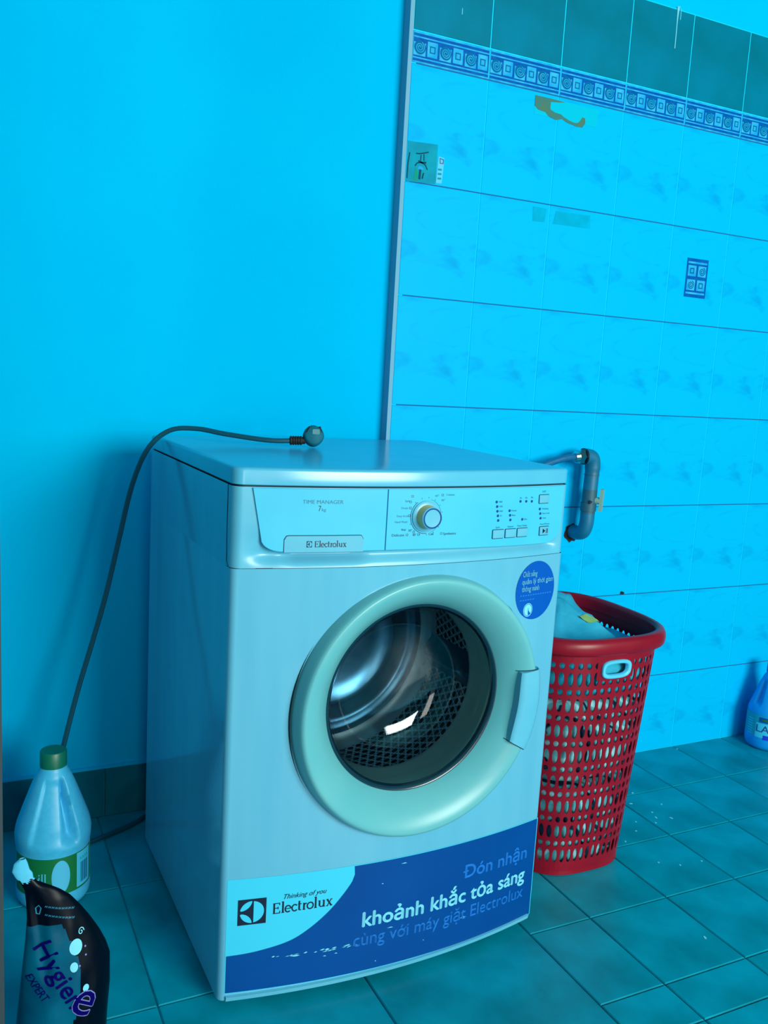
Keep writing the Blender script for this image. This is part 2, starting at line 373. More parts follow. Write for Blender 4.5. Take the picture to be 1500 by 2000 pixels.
# floor tiles
ftc = {}
def floor_tile(x0, x1, y0, y1, g=0.0022):
    wd, dp_ = round(x1-x0-g, 4), round(y1-y0-g, 4)
    if (wd, dp_) not in ftc:
        a, b, c = wd/2, dp_/2, 0.0018
        v = [(-a,-b,-0.008),(a,-b,-0.008),(a,b,-0.008),(-a,b,-0.008),(-a,-b,-c),(a,-b,-c),(a,b,-c),(-a,b,-c),(-a+c,-b+c,0),(a-c,-b+c,0),(a-c,b-c,0),(-a+c,b-c,0)]
        f = [(8,9,10,11),(4,5,9,8),(5,6,10,9),(6,7,11,10),(7,4,8,11),(0,1,5,4),(1,2,6,5),(2,3,7,6),(3,0,4,7)]
        ftc[(wd, dp_)] = MB().add(v, f).mesh('floor_tile', FT, 20)
    o = link('floor_tile', ftc[(wd, dp_)], floor); o.location = ((x0+x1)/2, (y0+y1)/2, random.uniform(-0.0004, 0.0))
lx = [0.293+0.349*k for k in range(-5, 3)]
ly = [1.998, 1.69, 1.325, 0.96, 0.595, 0.23, -0.135, -0.5]
for a in range(len(lx)-1):
    for b in range(len(ly)-1): floor_tile(lx[a], lx[a+1], ly[b+1], ly[b])
rx = [0.991, 1.137]+[1.338+0.1975*k for k in range(11)]
ry = [TY+0.002, 1.653, 1.456, 1.259, 1.050, 0.955, 0.755, 0.555, 0.355, 0.155, -0.045, -0.245]
for a in range(len(rx)-1):
    for b in range(len(ry)-1): floor_tile(rx[a], rx[a+1], ry[b+1], ry[b])
# baseboard of dark tiles on the plain wall
bb = struct(MB().box(XL, 0.921, PY-0.001, PY+0.02, 0.0, 0.113).build('baseboard_back', FGROUT))
for k in range(-5, 3):
    x0 = 0.308+0.349*k; x1 = min(x0+0.349, 0.921)
    if x1-x0 > 0.02: MB().box(x0+0.0015, x1-0.0015, (wall_y(x1) if x0 > 0.5 else PY)-0.009, PY+0.005, 0.001, 0.116).build('baseboard_tile', BASEB, bb)
struct(MB().box(XL, 0.921, PY-0.006, PY+0.002, 0.116, 0.1225).build('trim_2', PAINT))
# edge of a door frame at the very left of the view
dfm = struct(MB().box(-0.075, 0.0485, 1.06, 1.13, 0.0, 2.1, 0).build('trim_3', [POST]))

# ------------------------------------------------------------------ washing machine
MW = 0.632; MBULGE = 0.036; MD = 0.558
wm = tag(empty('washing_machine', (0.69645, 1.28545, 0), math.radians(0.9154)), 'old white front-loading washing machine with promotional stickers and round glass door', 'washing machine')
def fy(x): return -MBULGE*(1-min(1, abs(2*x/MW))**2)
def fr(x, z, d=0.0005): return (x, fy(x)-d, z)
def plan(rad, inset=0.0, yb=MD, n=28, m=7):
    """outline of the machine seen from above, counter-clockwise from back right"""
    h = MW/2-inset; yb = yb-inset
    a = h-rad; ya = fy(a)+inset
    pts = [(-h, yb)]
    # left front corner : blend from the side to the bulged front
    pts += [(-h, ya+rad*1.15)]
    for k in range(1, m):
        t = k/m*PI/2
        pts.append((-h+rad*(1-math.cos(t)), ya+rad*1.15*(1-math.sin(t))))
    for k in range(n+1):
        x = -a+2*a*k/n; pts.append((x, fy(x)+inset))
    for k in range(m-1, 0, -1):
        t = k/m*PI/2
        pts.append((h-rad*(1-math.cos(t)), ya+rad*1.15*(1-math.sin(t))))
    pts += [(h, ya+rad*1.15), (h, yb)]
    return pts
def slab(mb, layers, rad, cap0=True, cap1=True, mi=0):
    rings = [[(x, y, z) for x, y in plan(rad, i)] for z, i in layers]
    mb.rings(rings, True, cap0, cap1, mi)
# body : side and back sheets
b = MB(); H0 = 0.016; H1 = 0.745
RB = 0.012
po = plan(RB, 0.0)
nL = 1+7       # side + corner points
left = po[:9]; right = po[-9:]
b.rings([[(x, y, z) for x, y in left] for z in (H0, H1)], False)
b.rings([[(x, y, z) for x, y in right] for z in (H0, H1)], False)
b.add([(-MW/2, MD, H0), (MW/2, MD, H0), (MW/2, MD, 0.872), (-MW/2, MD, 0.872)], [(0, 1, 2, 3)])
yq = left[1][1]
ysm = plan(0.018)[1][1]+0.009
for sx in (-1, 1):
    b.add([(sx*MW/2, ysm, H1), (sx*MW/2, MD, H1), (sx*MW/2, MD, 0.872), (sx*MW/2, ysm, 0.872)], [(0, 1, 2, 3)])
b.add([(x, y, H0) for x, y in po], [tuple(range(len(po)))])
body = b.build('body', ENAMEL, wm)
# front sheet with the round door opening
f = MB(); DX, DZ = 0.0165, 0.4966; HR = 0.212
xa = left[-1][0]; N = 96; K = 14
xe = MW/2-RB
angs = sorted(set([2*PI*k/N for k in range(N)] + [math.atan2(zz-DZ, xx-DX) % (2*PI) for xx in (-xe, xe) for zz in (H0, H1)]))
rings = []
for k in range(K+1):
    rg = []
    for a in angs:
        c, s_ = math.cos(a), math.sin(a)
        tx = ((xe-DX)/c if c > 1e-9 else ((-xe-DX)/c if c < -1e-9 else 1e9))
        tz = ((H1-DZ)/s_ if s_ > 1e-9 else ((H0-DZ)/s_ if s_ < -1e-9 else 1e9))
        R_ = min(tx, tz); r = HR+(R_-HR)*k/K
        x = DX+r*c; rg.append((x, fy(x), DZ+r*s_))
    rings.append(rg)
f.rings(rings, True)
f.rings([[(x, y+0.03, z) for x, y, z in rings[0]], rings[0]], True)
# strip bridging the front sheet to the rounded corner
f.build('front_panel', ENAMEL, wm, fix=True)
sk = MB(); 
sk.rings([[fr(-xe+2*xe*k/40, z, d) for k in range(41)] for z, d in ((0.0165, -0.002), (0.0165, 0.004), (0.0235, 0.005), (0.0245, 0.0))], False)
sk.build('base_strip', WPLASTIC, wm)
for sx in (-1, 1):
    for yy in (0.055, 0.5):
        MB().lathe([(0.0, 0.0), (0.02, 0.0), (0.02, 0.012), (0.012, 0.018)], 16, cx=sx*0.262, cy=yy).build('foot', BLACK, wm)
# lid
l = MB(); slab(l, [(0.8745, 0.001), (0.8755, 0.0), (0.8965, 0.0), (0.8992, 0.0010), (0.9008, 0.0036), (0.9013, 0.010)], 0.018)
l.build('lid', LIDP, wm, 40, fix=True)
s_ = MB(); slab(s_, [(0.8715, 0.004), (0.8748, 0.004)], 0.018); s_.build('lid_seam', SEAM, wm, 0)
s_ = MB(); s_.rings([[(x, y+0.0006, z) for x, y in plan(0.018, 0.0)[1:-1]] for z in (0.7440, 0.7462)], False); s_.build('panel_seam', SEAM, wm, 0)
# control panel base with the scooped lower edge
def dip(x, z):
    s1 = math.exp(-((z-0.7655)/0.0100)**2)
    left_in = sst(-0.305, -0.235, x); right_out = 1-sst(0.27, 0.302, x)
    hand = sst(-0.245, -0.215, x)*(1-sst(-0.125, -0.09, x))
    d = s1*(0.0100*left_in*right_out+0.010*hand)
    # soft scoop to the left of the drawer
    d += 0.006*math.exp(-((x+0.268)/0.02)**2-((z-0.775)/0.02)**2)
    return d
c = MB(); P = plan(0.018, 0.0)
nfront = list(range(len(P)))
rings = []
xs_dense = [(-MW/2, P[1][1]+0.008)]+P[1:9] + [(x, fy(x)) for x in [(-(MW/2-0.018)+2*(MW/2-0.018)*k/110) for k in range(1, 110)]] + P[-9:-1]+[(MW/2, P[1][1]+0.008)]
zz = [0.7458+0.1262*k/44 for k in range(45)]
rings = [[(x, y+(dip(x, z) if y < 0.03 else 0), z) for x, y in xs_dense] for z in zz]
c.rings(rings, False)
pan = c.build('control_panel', WPLASTIC, wm, 60, fix=True)
for sx in (-1, 1):
    mb = MB(); mb.tube([(sx*MW/2, ysm-0.0005, 0.872), (sx*MW/2, ysm-0.001, 0.80), (sx*MW/2, ysm-0.004, 0.755), (sx*(MW/2-0.0005), ysm-0.012, 0.7455)], 0.0009, 6); mb.build('side_seam', SEAM, wm)
# fascia plates : detergent drawer and control fascia
def plate(mb, outline, base=0.0, th=0.0035, mi=0, steps=26):
    """raised plate following the bulge; outline in x,z as (x, zlow, zhigh) columns"""
    top = []; 
    for x, z0, z1 in outline: top.append((x, z0, z1))
    fv = []; ff = []
    n = len(top)
    for d, e in ((base, 0.0), (base+th-0.0008, 0.0), (base+th, 0.0008)):
        for x, z0, z1 in top:
            for q in range(5):
                fv.append(fr(x, z0+e+(z1-z0-2*e)*q/4, d))
    lay = n*5
    for i in range(n-1):
        for q in range(4):
            a = 2*lay+i*5+q; ff.append((a, a+5, a+6, a+1))
    for L in range(2):
        for i in range(n-1):
            a = L*lay+i*5; ff.append((a, a+5, a+5+lay, a+lay))
            a = L*lay+i*5+4; ff.append((a, a+lay, a+5+lay, a+5))
        for q in range(4):
            a = L*lay+q; ff.append((a, a+lay, a+1+lay, a+1))
            a = L*lay+(n-1)*5+q; ff.append((a, a+1, a+1+lay, a+lay))
    mb.add(fv, ff, mi)
def cols(x0, x1, zl, zh, n=30): return [(x0+(x1-x0)*k/n, zl(x0+(x1-x0)*k/n), zh(x0+(x1-x0)*k/n)) for k in range(n+1)]
ZT = 0.8708
def dr_lo(x):
    # rounded lower-left corner
    if x < -0.2735: return 0.7915+(ZT-0.7915)*((-0.2735-x)/0.0146)
    if x < -0.240: t = (-0.240-x)/0.0335; return 0.7722+0.0193*(1-math.sqrt(max(0, 1-t*t)))
    return 0.7722
dr = MB(); plate(dr, cols(-0.2880, -0.0745, lambda x: min(dr_lo(x), ZT-0.001), lambda x: ZT, 70))
drawer = dr.build('detergent_drawer', FASCIA, wm, 40, fix=True)
def cf_lo(x):
    z = 0.7722-0.0045*sst(-0.07, 0.25, x)
    if x > 0.262: t = (x-0.262)/0.0365; z += 0.030*(1-math.sqrt(max(0, 1-min(1, t)**2)))
    return z
cf = MB(); plate(cf, cols(-0.0725, 0.2985, cf_lo, lambda x: ZT, 70))
fas = cf.build('control_fascia', FASCIA, wm, 40, fix=True)
def on(d): return lambda x, z: fr(x, z, d)
TOPF = 0.0035
# worn print and brand plate on the drawer
p = MB(); put_text(p, 'TIME MANAGER', -0.2128, -0.1478, 0.8478, 0.0060, on(TOPF+0.0004)); p.build('drawer_print', INKM, drawer, 0)
p = MB(); put_text(p, '7', -0.1875, -0.1835, 0.8362, 0.0088, on(TOPF+0.0004)); put_text(p, 'kg', -0.1822, -0.1755, 0.8362, 0.0050, on(TOPF+0.0004), 1); p.build('capacity_print', [INK, INKM], drawer, 0)
bpl = MB()
def bp_hi(x):
    t = max(0, abs(x+0.1755)-0.0575)/0.006; return 0.7975-0.006*(1-math.sqrt(max(0, 1-min(1, t)**2)))
plate(bpl, cols(-0.239, -0.112, lambda x: 0.7712, bp_hi, 40), TOPF-0.0005, 0.0022)
brand = bpl.build('brand_plate', WPLASTIC, drawer, 40, fix=True)
ol = MB(); stroke(ol, [(-0.2392, 0.7712)]+[(x, z+0.0006) for x, z in [(-0.239+0.127*k/40, bp_hi(-0.239+0.127*k/40)) for k in range(41)]]+[(-0.1118, 0.7712)], 0.0010, on(TOPF+0.0003)); ol.build('plate_outline', SEAM, drawer, 0)
# brand lettering with slab serifs
def serif_word(mb, x0, x1, zb, hc, fn, mi=0):
    """the word Electrolux drawn in a serif hand"""
    tk, tn = 0.15, 0.075          # thick and thin strokes relative to capital height
    xh = 0.66; adv = 0; G_ = []
    def V(x, a, b_): G_.append(([(x, a), (x, b_)], tk))
    def Hh(a, b_, y): G_.append(([(a, y), (b_, y)], tn))
    def bowl(cx, rx_, a0, a1): G_.append(([(cx+rx_*math.cos(a0+(a1-a0)*k/16), xh/2+(xh/2-0.03)*math.sin(a0+(a1-a0)*k/16)) for k in range(17)], 0.12))
    x = 0.1
    # E
    V(x, 0, 1); Hh(x-0.1, x+0.52, 0.965); Hh(x-0.1, x+0.55, 0.035); Hh(x, x+0.38, 0.52); G_.append(([(x+0.5, 0.78), (x+0.5, 1.0)], tn)); G_.append(([(x+0.53, 0), (x+0.53, 0.24)], tn)); G_.append(([(x+0.37, 0.4), (x+0.37, 0.64)], tn))
    x += 0.82; V(x, 0, 1.08); Hh(x-0.13, x+0.13, 0.035); Hh(x-0.13, x, 1.04)           # l
    x += 0.48; bowl(x, 0.26, 0.0, 1.75*PI); Hh(x-0.24, x+0.26, xh/2+0.02)                # e
    x += 0.64; bowl(x, 0.26, 0.22*PI, 1.78*PI)                                           # c
    x += 0.42; V(x, 0.06, 0.92); Hh(x-0.12, x+0.22, 0.63); Hh(x, x+0.2, 0.05)            # t
    x += 0.46; V(x, 0, xh); Hh(x-0.12, x+0.13, 0.035); Hh(x-0.1, x, 0.63); G_.append(([(x, 0.42), (x+0.1, 0.58), (x+0.26, 0.6)], 0.11))   # r
    x += 0.60; bowl(x, 0.29, 0, 2*PI)                                                    # o
    x += 0.52; V(x, 0, 1.08); Hh(x-0.13, x+0.13, 0.035); Hh(x-0.13, x, 1.04)             # l
    x += 0.38; V(x, 0.14, xh); Hh(x-0.12, x, 0.63); G_.append(([(x, 0.2), (x+0.1, 0.06), (x+0.28, 0.06), (x+0.4, 0.18)], 0.10)); V(x+0.42, 0, xh); Hh(x+0.42, x+0.54, 0.035); Hh(x+0.3, x+0.42, 0.63)   # u
    x += 0.74; G_.append(([(x, xh), (x+0.44, 0)], tk)); G_.append(([(x+0.42, xh), (x+0.02, 0)], tn)); Hh(x-0.08, x+0.14, 0.63); Hh(x+0.32, x+0.52, 0.63); Hh(x-0.08, x+0.12, 0.035); Hh(x+0.32, x+0.54, 0.035)   # x
    tot = x+0.54; sx = (x1-x0)/tot
    for pl, wdt in G_:
        stroke(mb, [(x0+px*sx, zb+pz*hc) for px, pz in pl], wdt*min(hc, sx*1.05), fn, mi)
def brand_mark(mb, x0, x1, z0, z1, fn, fn2, dark, light):
    """square emblem : circle split by three curved dark strokes"""
    cx, cz = (x0+x1)/2, (z0+z1)/2; hx, hz = (x1-x0)/2, (z1-z0)/2
    flat_rect(mb, x0, x1, z0, z1, fn, dark)
    q = lambda u, v: (cx+u*hx, cz+v*hz)
    # right half disc
    pts = [(0.10, -0.84)]+[(0.84*math.cos(t), 0.84*math.sin(t)) for t in [(-1.40+2.80*k/14) for k in range(15)]]+[(0.10, 0.84)]
    mb.poly([fn2(*q(*p_)) for p_ in pts], light)
    # upper and lower left petals
    for s2 in (1, -1):
        outer = [(0.86*math.cos(t), s2*0.86*math.sin(t)) for t in [(1.62+1.34*k/12) for k in range(13)]]
        inner = [(-0.86+0.86*math.sin(t*PI/2), s2*(0.94-0.84*math.cos(t*PI/2))) for t in [k/12 for k in range(13)]]
        mb.poly([fn2(*q(*p_)) for p_ in outer+[(u, v) for u, v in inner[1:-1]]], light)
bt = MB(); brand_mark(bt, -0.2045, -0.1960, 0.7795, 0.7895, on(TOPF+0.0021), on(TOPF+0.0024), 0, 1); serif_word(bt, -0.1915, -0.1405, 0.7797, 0.0098, on(TOPF+0.0021), 0)
bt.build('brand_print', [INK, FASCIA], brand, 0)
# programme dial
KX, KZ = -0.003, 0.8265
def disc_y(mb, prof, cx, cz, y0, n=40, mi=0, cap=True):
    """lathe about the y axis : prof = (radius, outward distance)"""
    mb.rings([[(cx+r*math.cos(2*PI*k/n), y0-d, cz+r*math.sin(2*PI*k/n)) for k in range(n)] for r, d in prof], True, False, cap, mi)
ky = fy(KX)-TOPF
k_ = MB(); disc_y(k_, [(0.0262, -0.002), (0.0258, 0.002), (0.0225, 0.0042), (0.0195, 0.0045)], KX, KZ, ky, mi=1, cap=False)
disc_y(k_, [(0.0195, 0.0045), (0.0188, 0.012), (0.0184, 0.019)], KX, KZ, ky, mi=0, cap=False)
disc_y(k_, [(0.0184, 0.019), (0.0178, 0.0213), (0.0165, 0.022), (0.0150, 0.0218)], KX, KZ, ky, mi=1)
dial = k_.build('program_dial', [KNOBWARM, WPLASTIC], wm, 50)
kr = MB(); disc_y(kr, [(0.0168, 0.0219), (0.0166, 0.0225), (0.0146, 0.0225), (0.0144, 0.0219)], KX, KZ, ky, cap=False); kr.build('dial_ring', STBLUE, dial)
kp = MB()
stroke(kp, [(KX+0.0285*math.cos(t), KZ+0.0285*math.sin(t)) for t in [(2.2+2.6*k/24) for k in range(25)]], 0.0009, on(TOPF+0.0004), 0)
stroke(kp, [(KX+0.0285*math.cos(t), KZ+0.0285*math.sin(t)) for t in [(-1.2+2.5*k/24) for k in range(25)]], 0.0006, on(TOPF+0.0004), 1)
for a_ in range(0, 360, 24):
    t = math.radians(a_+12); stroke(kp, [(KX+0.0300*math.cos(t), KZ+0.0300*math.sin(t)), (KX+0.0318*math.cos(t), KZ+0.0318*math.sin(t))], 0.0007, on(TOPF+0.0004), 0)
def lab(s, x0, x1, z, h=0.0034, mi=1): put_text(kp, s, x0, x1, z, h, on(TOPF+0.0004), mi)
lab('Cottons', 0.033, 0.049, 0.8600); lab('60°', 0.012, 0.019, 0.8585); lab('40°', 0.024, 0.031, 0.8510)
lab('Spin', -0.043, -0.034, 0.8505); lab('Drain', -0.049, -0.037, 0.8390); lab('Easy Iron', -0.056, -0.036, 0.8260); lab('Hand Wash', -0.059, -0.037, 0.8165)
lab('Wool', -0.047, -0.039, 0.8035, 0.0036, 0); lab('Delicate', -0.063, -0.041, 0.7945, 0.0042, 0); lab('30°', -0.034, -0.027, 0.8020, 0.0036, 0); lab('40°', -0.026, -0.019, 0.7945, 0.0036, 0)
lab('Cold', 0.004, 0.013, 0.7950, 0.0040, 0); lab('Synthetics', 0.032, 0.057, 0.7945, 0.0042, 0)
for x, z in ((-0.030, 0.8590), (-0.033, 0.8500), (-0.033, 0.8400), (-0.034, 0.8275), (-0.024, 0.8000), (-0.036, 0.7960), (-0.015, 0.7960), (0.028, 0.7965), (0.026, 0.8605)):
    stroke(kp, [(x-.0016, z-.001), (x+.0016, z-.001), (x+.0016, z+.0022), (x-.0016, z+.0022)], 0.0007, on(TOPF+0.0004), 0, True)
kp.build('dial_print', [INK, INKM], fas, 0)
# push buttons
def button(x0, x1, z0, z1, name='push_button'):
    mb = MB(); n = 5
    for (e, d0, d1) in ((0.0, -0.001, 0.0022), ):
        pts = rrect(x0, x1, z0, z1, 0.0012, 3)
        ring0 = [fr(x, z, TOPF-0.001) for x, z in pts]; ring1 = [fr(x, z, TOPF+0.0018) for x, z in pts]
        ctr = ((x0+x1)/2, (z0+z1)/2)
        ring2 = [fr(ctr[0]+(x-ctr[0])*0.9, ctr[1]+(z-ctr[1])*0.88, TOPF+0.0026) for x, z in pts]
        mb.rings([ring0, ring1, ring2], True, False, True)
    o = mb.build(name, WPLASTIC, fas, 30)
    sh = MB(); stroke(sh, rrect(x0-0.0005, x1+0.0005, z0-0.0006, z1+0.0004, 0.0012, 3), 0.0012, on(TOPF+0.0003), 0, True); sh.build('button_gap', SEAM, fas, 0)
    return o
for cx in (0.1455, 0.1735, 0.2010): button(cx-0.0118, cx+0.0118, 0.7840, 0.7985)
button(0.2365, 0.2600, 0.8415, 0.8560)
sb = button(0.2435, 0.2660, 0.7835, 0.7985)
sp = MB(); sp.poly([fr(0.2500, 0.7868, TOPF+0.0031), fr(0.2565, 0.7912, TOPF+0.0031), fr(0.2500, 0.7955, TOPF+0.0031)]); flat_rect(sp, 0.2588, 0.2598, 0.7870, 0.7955, on(TOPF+0.0031), 0); flat_rect(sp, 0.2615, 0.2625, 0.7870, 0.7955, on(TOPF+0.0031), 0)
sp.build('start_symbol', NAVY, sb, 0)
# indicator lights
for x, z in [(0.1375, 0.8471), (0.1394, 0.8391), (0.1407, 0.8310), (0.1426, 0.8230), (0.1440, 0.8149), (0.1679, 0.8310), (0.1699, 0.8229), (0.1713, 0.8147), (0.1990, 0.8145), (0.1914, 0.8465), (0.2051, 0.8461), (0.2185, 0.8456), (0.2399, 0.8311), (0.2421, 0.8227), (0.2437, 0.8143)]:
    mb = MB(); disc_y(mb, [(0.0024, -0.0005), (0.0024, 0.0006), (0.0015, 0.0011)], x, z, fy(x)-TOPF, 10); mb.build('indicator_light', STBLUE, fas)
ip = MB()
for s, x0, x1, z, h in (('900', .1425, .150, .8456, .003), ('700', .1440, .1515, .8376, .003), ('500', .1450, .1525, .8295, .003), ('0', .1475, .151, .8215, .003), ('Prewash', .1725, .184, .8295, .003), ('Rinse', .1745, .1825, .8214, .003), ('Start', .2035, .211, .8130, .0034), ('3h', .189, .194, .8510, .003), ('6h', .2025, .2075, .8510, .003), ('9h', .216, .221, .8510, .003),
        ('On/Off', .243, .2515, .8605, .0034), ('Washing', .2455, .262, .8296, .003), ('Door Lock', .2475, .266, .8212, .003), ('End', .2495, .257, .8128, .003), ('Spin', .1395, .149, .8015, .0032), ('Options', .166, .180, .8015, .0032), ('Time Delay', .188, .212, .8018, .0032), ('Start/Pause', .244, .268, .8020, .0030)):
    put_text(ip, s, x0, x1, z, h, on(TOPF+0.0004))
ip.build('panel_print', INKM, fas, 0)['kind'] = 'stuff'

# ---- door
Y0 = -0.036
def door_lathe(mb, prof, n=120, mi=0, cap=False):
    def cz(r): return DZ+(0.2335-min(r, 0.2335))/0.0675*0.0065 if r > 0.166 else DZ+0.0065
    mb.rings([[(DX+r*math.cos(2*PI*k/n), Y0-d, cz(r)+r*math.sin(2*PI*k/n)) for k in range(n)] for r, d in prof], True, False, cap, mi)
door = MB()
door_lathe(door, [(0.2352, -0.03), (0.2344, -0.020), (0.2286, 0.006), (0.2266, 0.0128), (0.2240, 0.0168), (0.2200, 0.0184), (0.2140, 0.0170), (0.206, 0.0135), (0.195, 0.0065), (0.185, -0.0025), (0.177, -0.0115), (0.171, -0.0195), (0.1665, -0.027)])
door_o = door.build('door', RINGP, wm, 60)
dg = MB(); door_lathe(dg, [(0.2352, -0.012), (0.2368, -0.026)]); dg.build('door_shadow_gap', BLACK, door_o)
bz = MB(); door_lathe(bz, [(0.1672, -0.026), (0.1668, -0.0245), (0.1640, -0.0248), (0.1605, -0.030), (0.158, -0.034)]); bz.build('glass_bezel', BEZEL, door_o, 60)
gl = MB(); door_lathe(gl, [(0.1610, -0.029), (0.155, -0.038), (0.149, -0.058), (0.142, -0.084), (0.131, -0.108), (0.115, -0.124), (0.092, -0.133), (0.06, -0.138), (0.03, -0.140), (0.004, -0.1405)], cap=True)
door_lathe(gl, [(0.1615, -0.030), (0.1585, -0.040), (0.1535, -0.060), (0.147, -0.086), (0.136, -0.112), (0.119, -0.129), (0.095, -0.138), (0.06, -0.143), (0.03, -0.145), (0.004, -0.1455)], cap=True)
part_label(gl.build('glass_bowl', GLASS, door_o, 180), 'clear bowl-shaped door glass')
# handle : separate cover on the right of the ring
hd = MB()
def ring_pt(r, ang, extra=0.0):
    prof = [(0.160, -0.030), (0.1665, -0.027), (0.171, -0.0195), (0.177, -0.0115), (0.185, -0.0025), (0.195, 0.0065), (0.206, 0.0135), (0.216, 0.0178), (0.224, 0.019), (0.229, 0.018), (0.2322, 0.0148), (0.2335, 0.010)]
    d = prof[-1][1]
    for (r0, d0), (r1, d1) in zip(prof, prof[1:]):
        if r0 <= r <= r1: d = d0+(d1-d0)*(r-r0)/(r1-r0)
    return d
A0, A1 = math.radians(-25.5), math.radians(12.5)
rows = []
for k in range(25):
    a = A0+(A1-A0)*k/24; row = []
    ri = 0.1875+0.006*abs(2*k/24-1)**3
    for q, r in enumerate([ri, ri+0.0008, ri+0.004, 0.202, 0.211, 0.219, 0.2275, 0.2325, 0.2345, 0.2345]):
        d = 0.0215-0.10*max(0, abs(r-0.213)-0.008)**1.0*1.0
        if q == 0: d = -0.004
        if q == 1: d = 0.0165
        if q == 2: d = 0.0198
        if q == 7: d = 0.0165
        if q == 8: d = 0.010
        if q == 9: d = -0.015
        cz_ = DZ+(0.2335-min(r, 0.2335))/0.0675*0.0065
        row.append((DX+r*math.cos(a), Y0-d, cz_+r*math.sin(a)))
    rows.append(row)
hd.rings(rows, False)
for row in (rows[0], rows[-1]): hd.poly([row[0], row[1], row[2], row[3], row[4], row[5], row[6], row[7], row[8], row[9]])
hnd = hd.build('door_handle', WPLASTIC, door_o, 40, fix=True)
for a in (A0-0.004, A1+0.004):
    hg = MB(); pp = [0.190, 0.198, 0.206, 0.214, 0.222, 0.229, 0.2335]
    hg.rings([[(DX+r*math.cos(a+e), Y0-ring_pt(r, a)-0.0006, DZ+(0.2335-r)/0.0675*0.0065+r*math.sin(a+e)) for r in pp] for e in (-0.004, 0.004)], False); hg.build('handle_seam', SEAM, door_o, 0)
# gasket, drum, tub
gk = MB(); door_lathe(gk, [(0.212, -0.030), (0.200, -0.034), (0.174, -0.036), (0.1665, -0.044), (0.1640, -0.058), (0.1615, -0.066), (0.1635, -0.072), (0.1610, -0.080), (0.1575, -0.096), (0.1590, -0.106), (0.168, -0.111), (0.182, -0.113)]); gk.build('door_gasket', GASKET, wm, 60)
DRX, DRZ, DRR = DX, DZ+0.004, 0.232
def drum_pt(u, v, r=DRR): return (DRX+r*math.cos(u), Y0+v, DRZ+r*math.sin(u))
def cell(mb, mp, cu, cv, hu, hv, ru, rv, n=16, mi=0):
    """square cell with an elliptical hole"""
    inn = []; out = []
    for k in range(n):
        a = 2*PI*k/n; c_, s2 = math.cos(a), math.sin(a); q = max(abs(c_), abs(s2))
        inn.append(mp(cu+ru*c_, cv+rv*s2)); out.append(mp(cu+hu*c_/q, cv+hv*s2/q))
    mb.add(inn+out, [(k, n+k, n+(k+1) % n, (k+1) % n) for k in range(n)], mi)
dm = MB(); NU = 78; NV = 12; v0, v1 = 0.165, 0.355
du = 2*PI/NU; dv = (v1-v0)/NV
for j in range(NV):
    for i in range(NU):
        cell(dm, drum_pt, (i+0.5*(j % 2))*du, v0+(j+0.5)*dv, du/2, dv/2, du*0.36, dv*0.38, 12)
dm.rings([[drum_pt(2*PI*k/96, v, r) for k in range(96)] for v, r in ((0.118, 0.178), (0.121, 0.2), (0.126, 0.222), (0.135, 0.231), (0.165, DRR))], True)
dm.rings([[drum_pt(2*PI*k/96, v, r) for k in range(96)] for v, r in ((0.355, DRR), (0.372, DRR), (0.384, 0.224), (0.388, 0.212))], True)
drum = dm.build('drum', DRUM, wm, 40, fix=False)
db = MB(); db.rings([[drum_pt(2*PI*k/96, v, r) for k in range(96)] for v, r in ((0.388, 0.212), (0.384, 0.204), (0.384, 0.196), (0.392, 0.188), (0.396, 0.178), (0.392, 0.150), (0.386, 0.148), (0.384, 0.142), (0.390, 0.136), (0.398, 0.10), (0.402, 0.05), (0.403, 0.002))], True, False, True)
db.build('drum_back', DRUMB, drum, 50)
for a in (math.radians(-128), math.radians(-8), math.radians(112)):
    lf = MB(); rows = []
    for v in [0.15+0.225*k/10 for k in range(11)]:
        e = math.sin(PI*(v-0.15)/0.225)**0.35 if 0.15 < v < 0.375 else 0.02
        rows.append([drum_pt(a+t, v, DRR-hh*e) for t, hh in ((-0.15, -0.001), (-0.10, 0.010), (-0.04, 0.040), (0.0, 0.046), (0.04, 0.040), (0.10, 0.010), (0.15, -0.001))])
    lf.rings(rows, False); lf.build('drum_paddle', DRUMB, drum, 60)
tb = MB(); tb.rings([[drum_pt(2*PI*k/64, v, r) for k in range(64)] for v, r in ((0.110, 0.186), (0.112, 0.252), (0.41, 0.252), (0.415, 0.002))], True, False, True)
tb.build('tub', TUB, wm)

# ---- stickers on the front
def quad_grid(mb, x0, x1, zl, zh, n, d, mi=0):
    vv = []; ff = []
    for k in range(n+1):
        x = x0+(x1-x0)*k/n; a, b_ = zl(x), zh(x)
        for q in range(3): vv.append(fr(x, a+(b_-a)*q/2, d))
    for k in range(n):
        for q in range(2): a = k*3+q; ff.append((a, a+3, a+4, a+1))
    mb.add(vv, ff, mi)
sl = lambda x: 0.0284-0.0070*(x+0.3026)/0.6165
sh_ = lambda x: 0.2306-0.0076*(x+0.309)/0.616
st = MB(); quad_grid(st, -0.306, 0.3115, lambda x: sl(x)-0.0005, lambda x: sh_(x)+0.0005, 60, 0.0006)
sticker = part_label(st.build('promo_sticker', STWHITE, wm, 0), 'wide blue and white promotional sticker')
sw = [(-0.3045, 0.0960), (-0.26, 0.0985), (-0.205, 0.1088), (-0.170, 0.1260), (-0.136, 0.1524), (-0.111, 0.1800), (-0.0960, 0.2010), (-0.0924, 0.2120)]
sw = [(p_.x, p_.y) for p_ in spline([(a, b_, 0) for a, b_ in sw], 6)]
def swz(x):
    if x >= sw[-1][0]: return sh_(x)-0.0008
    for (a, b_), (c_, d_) in zip(sw, sw[1:]):
        if x <= c_: return b_+(d_-b_)*(x-a)/(c_-a)
    return sw[0][1]
sbm = MB()
xs_ = [-0.3045+(0.2121)*k/50 for k in range(51)]
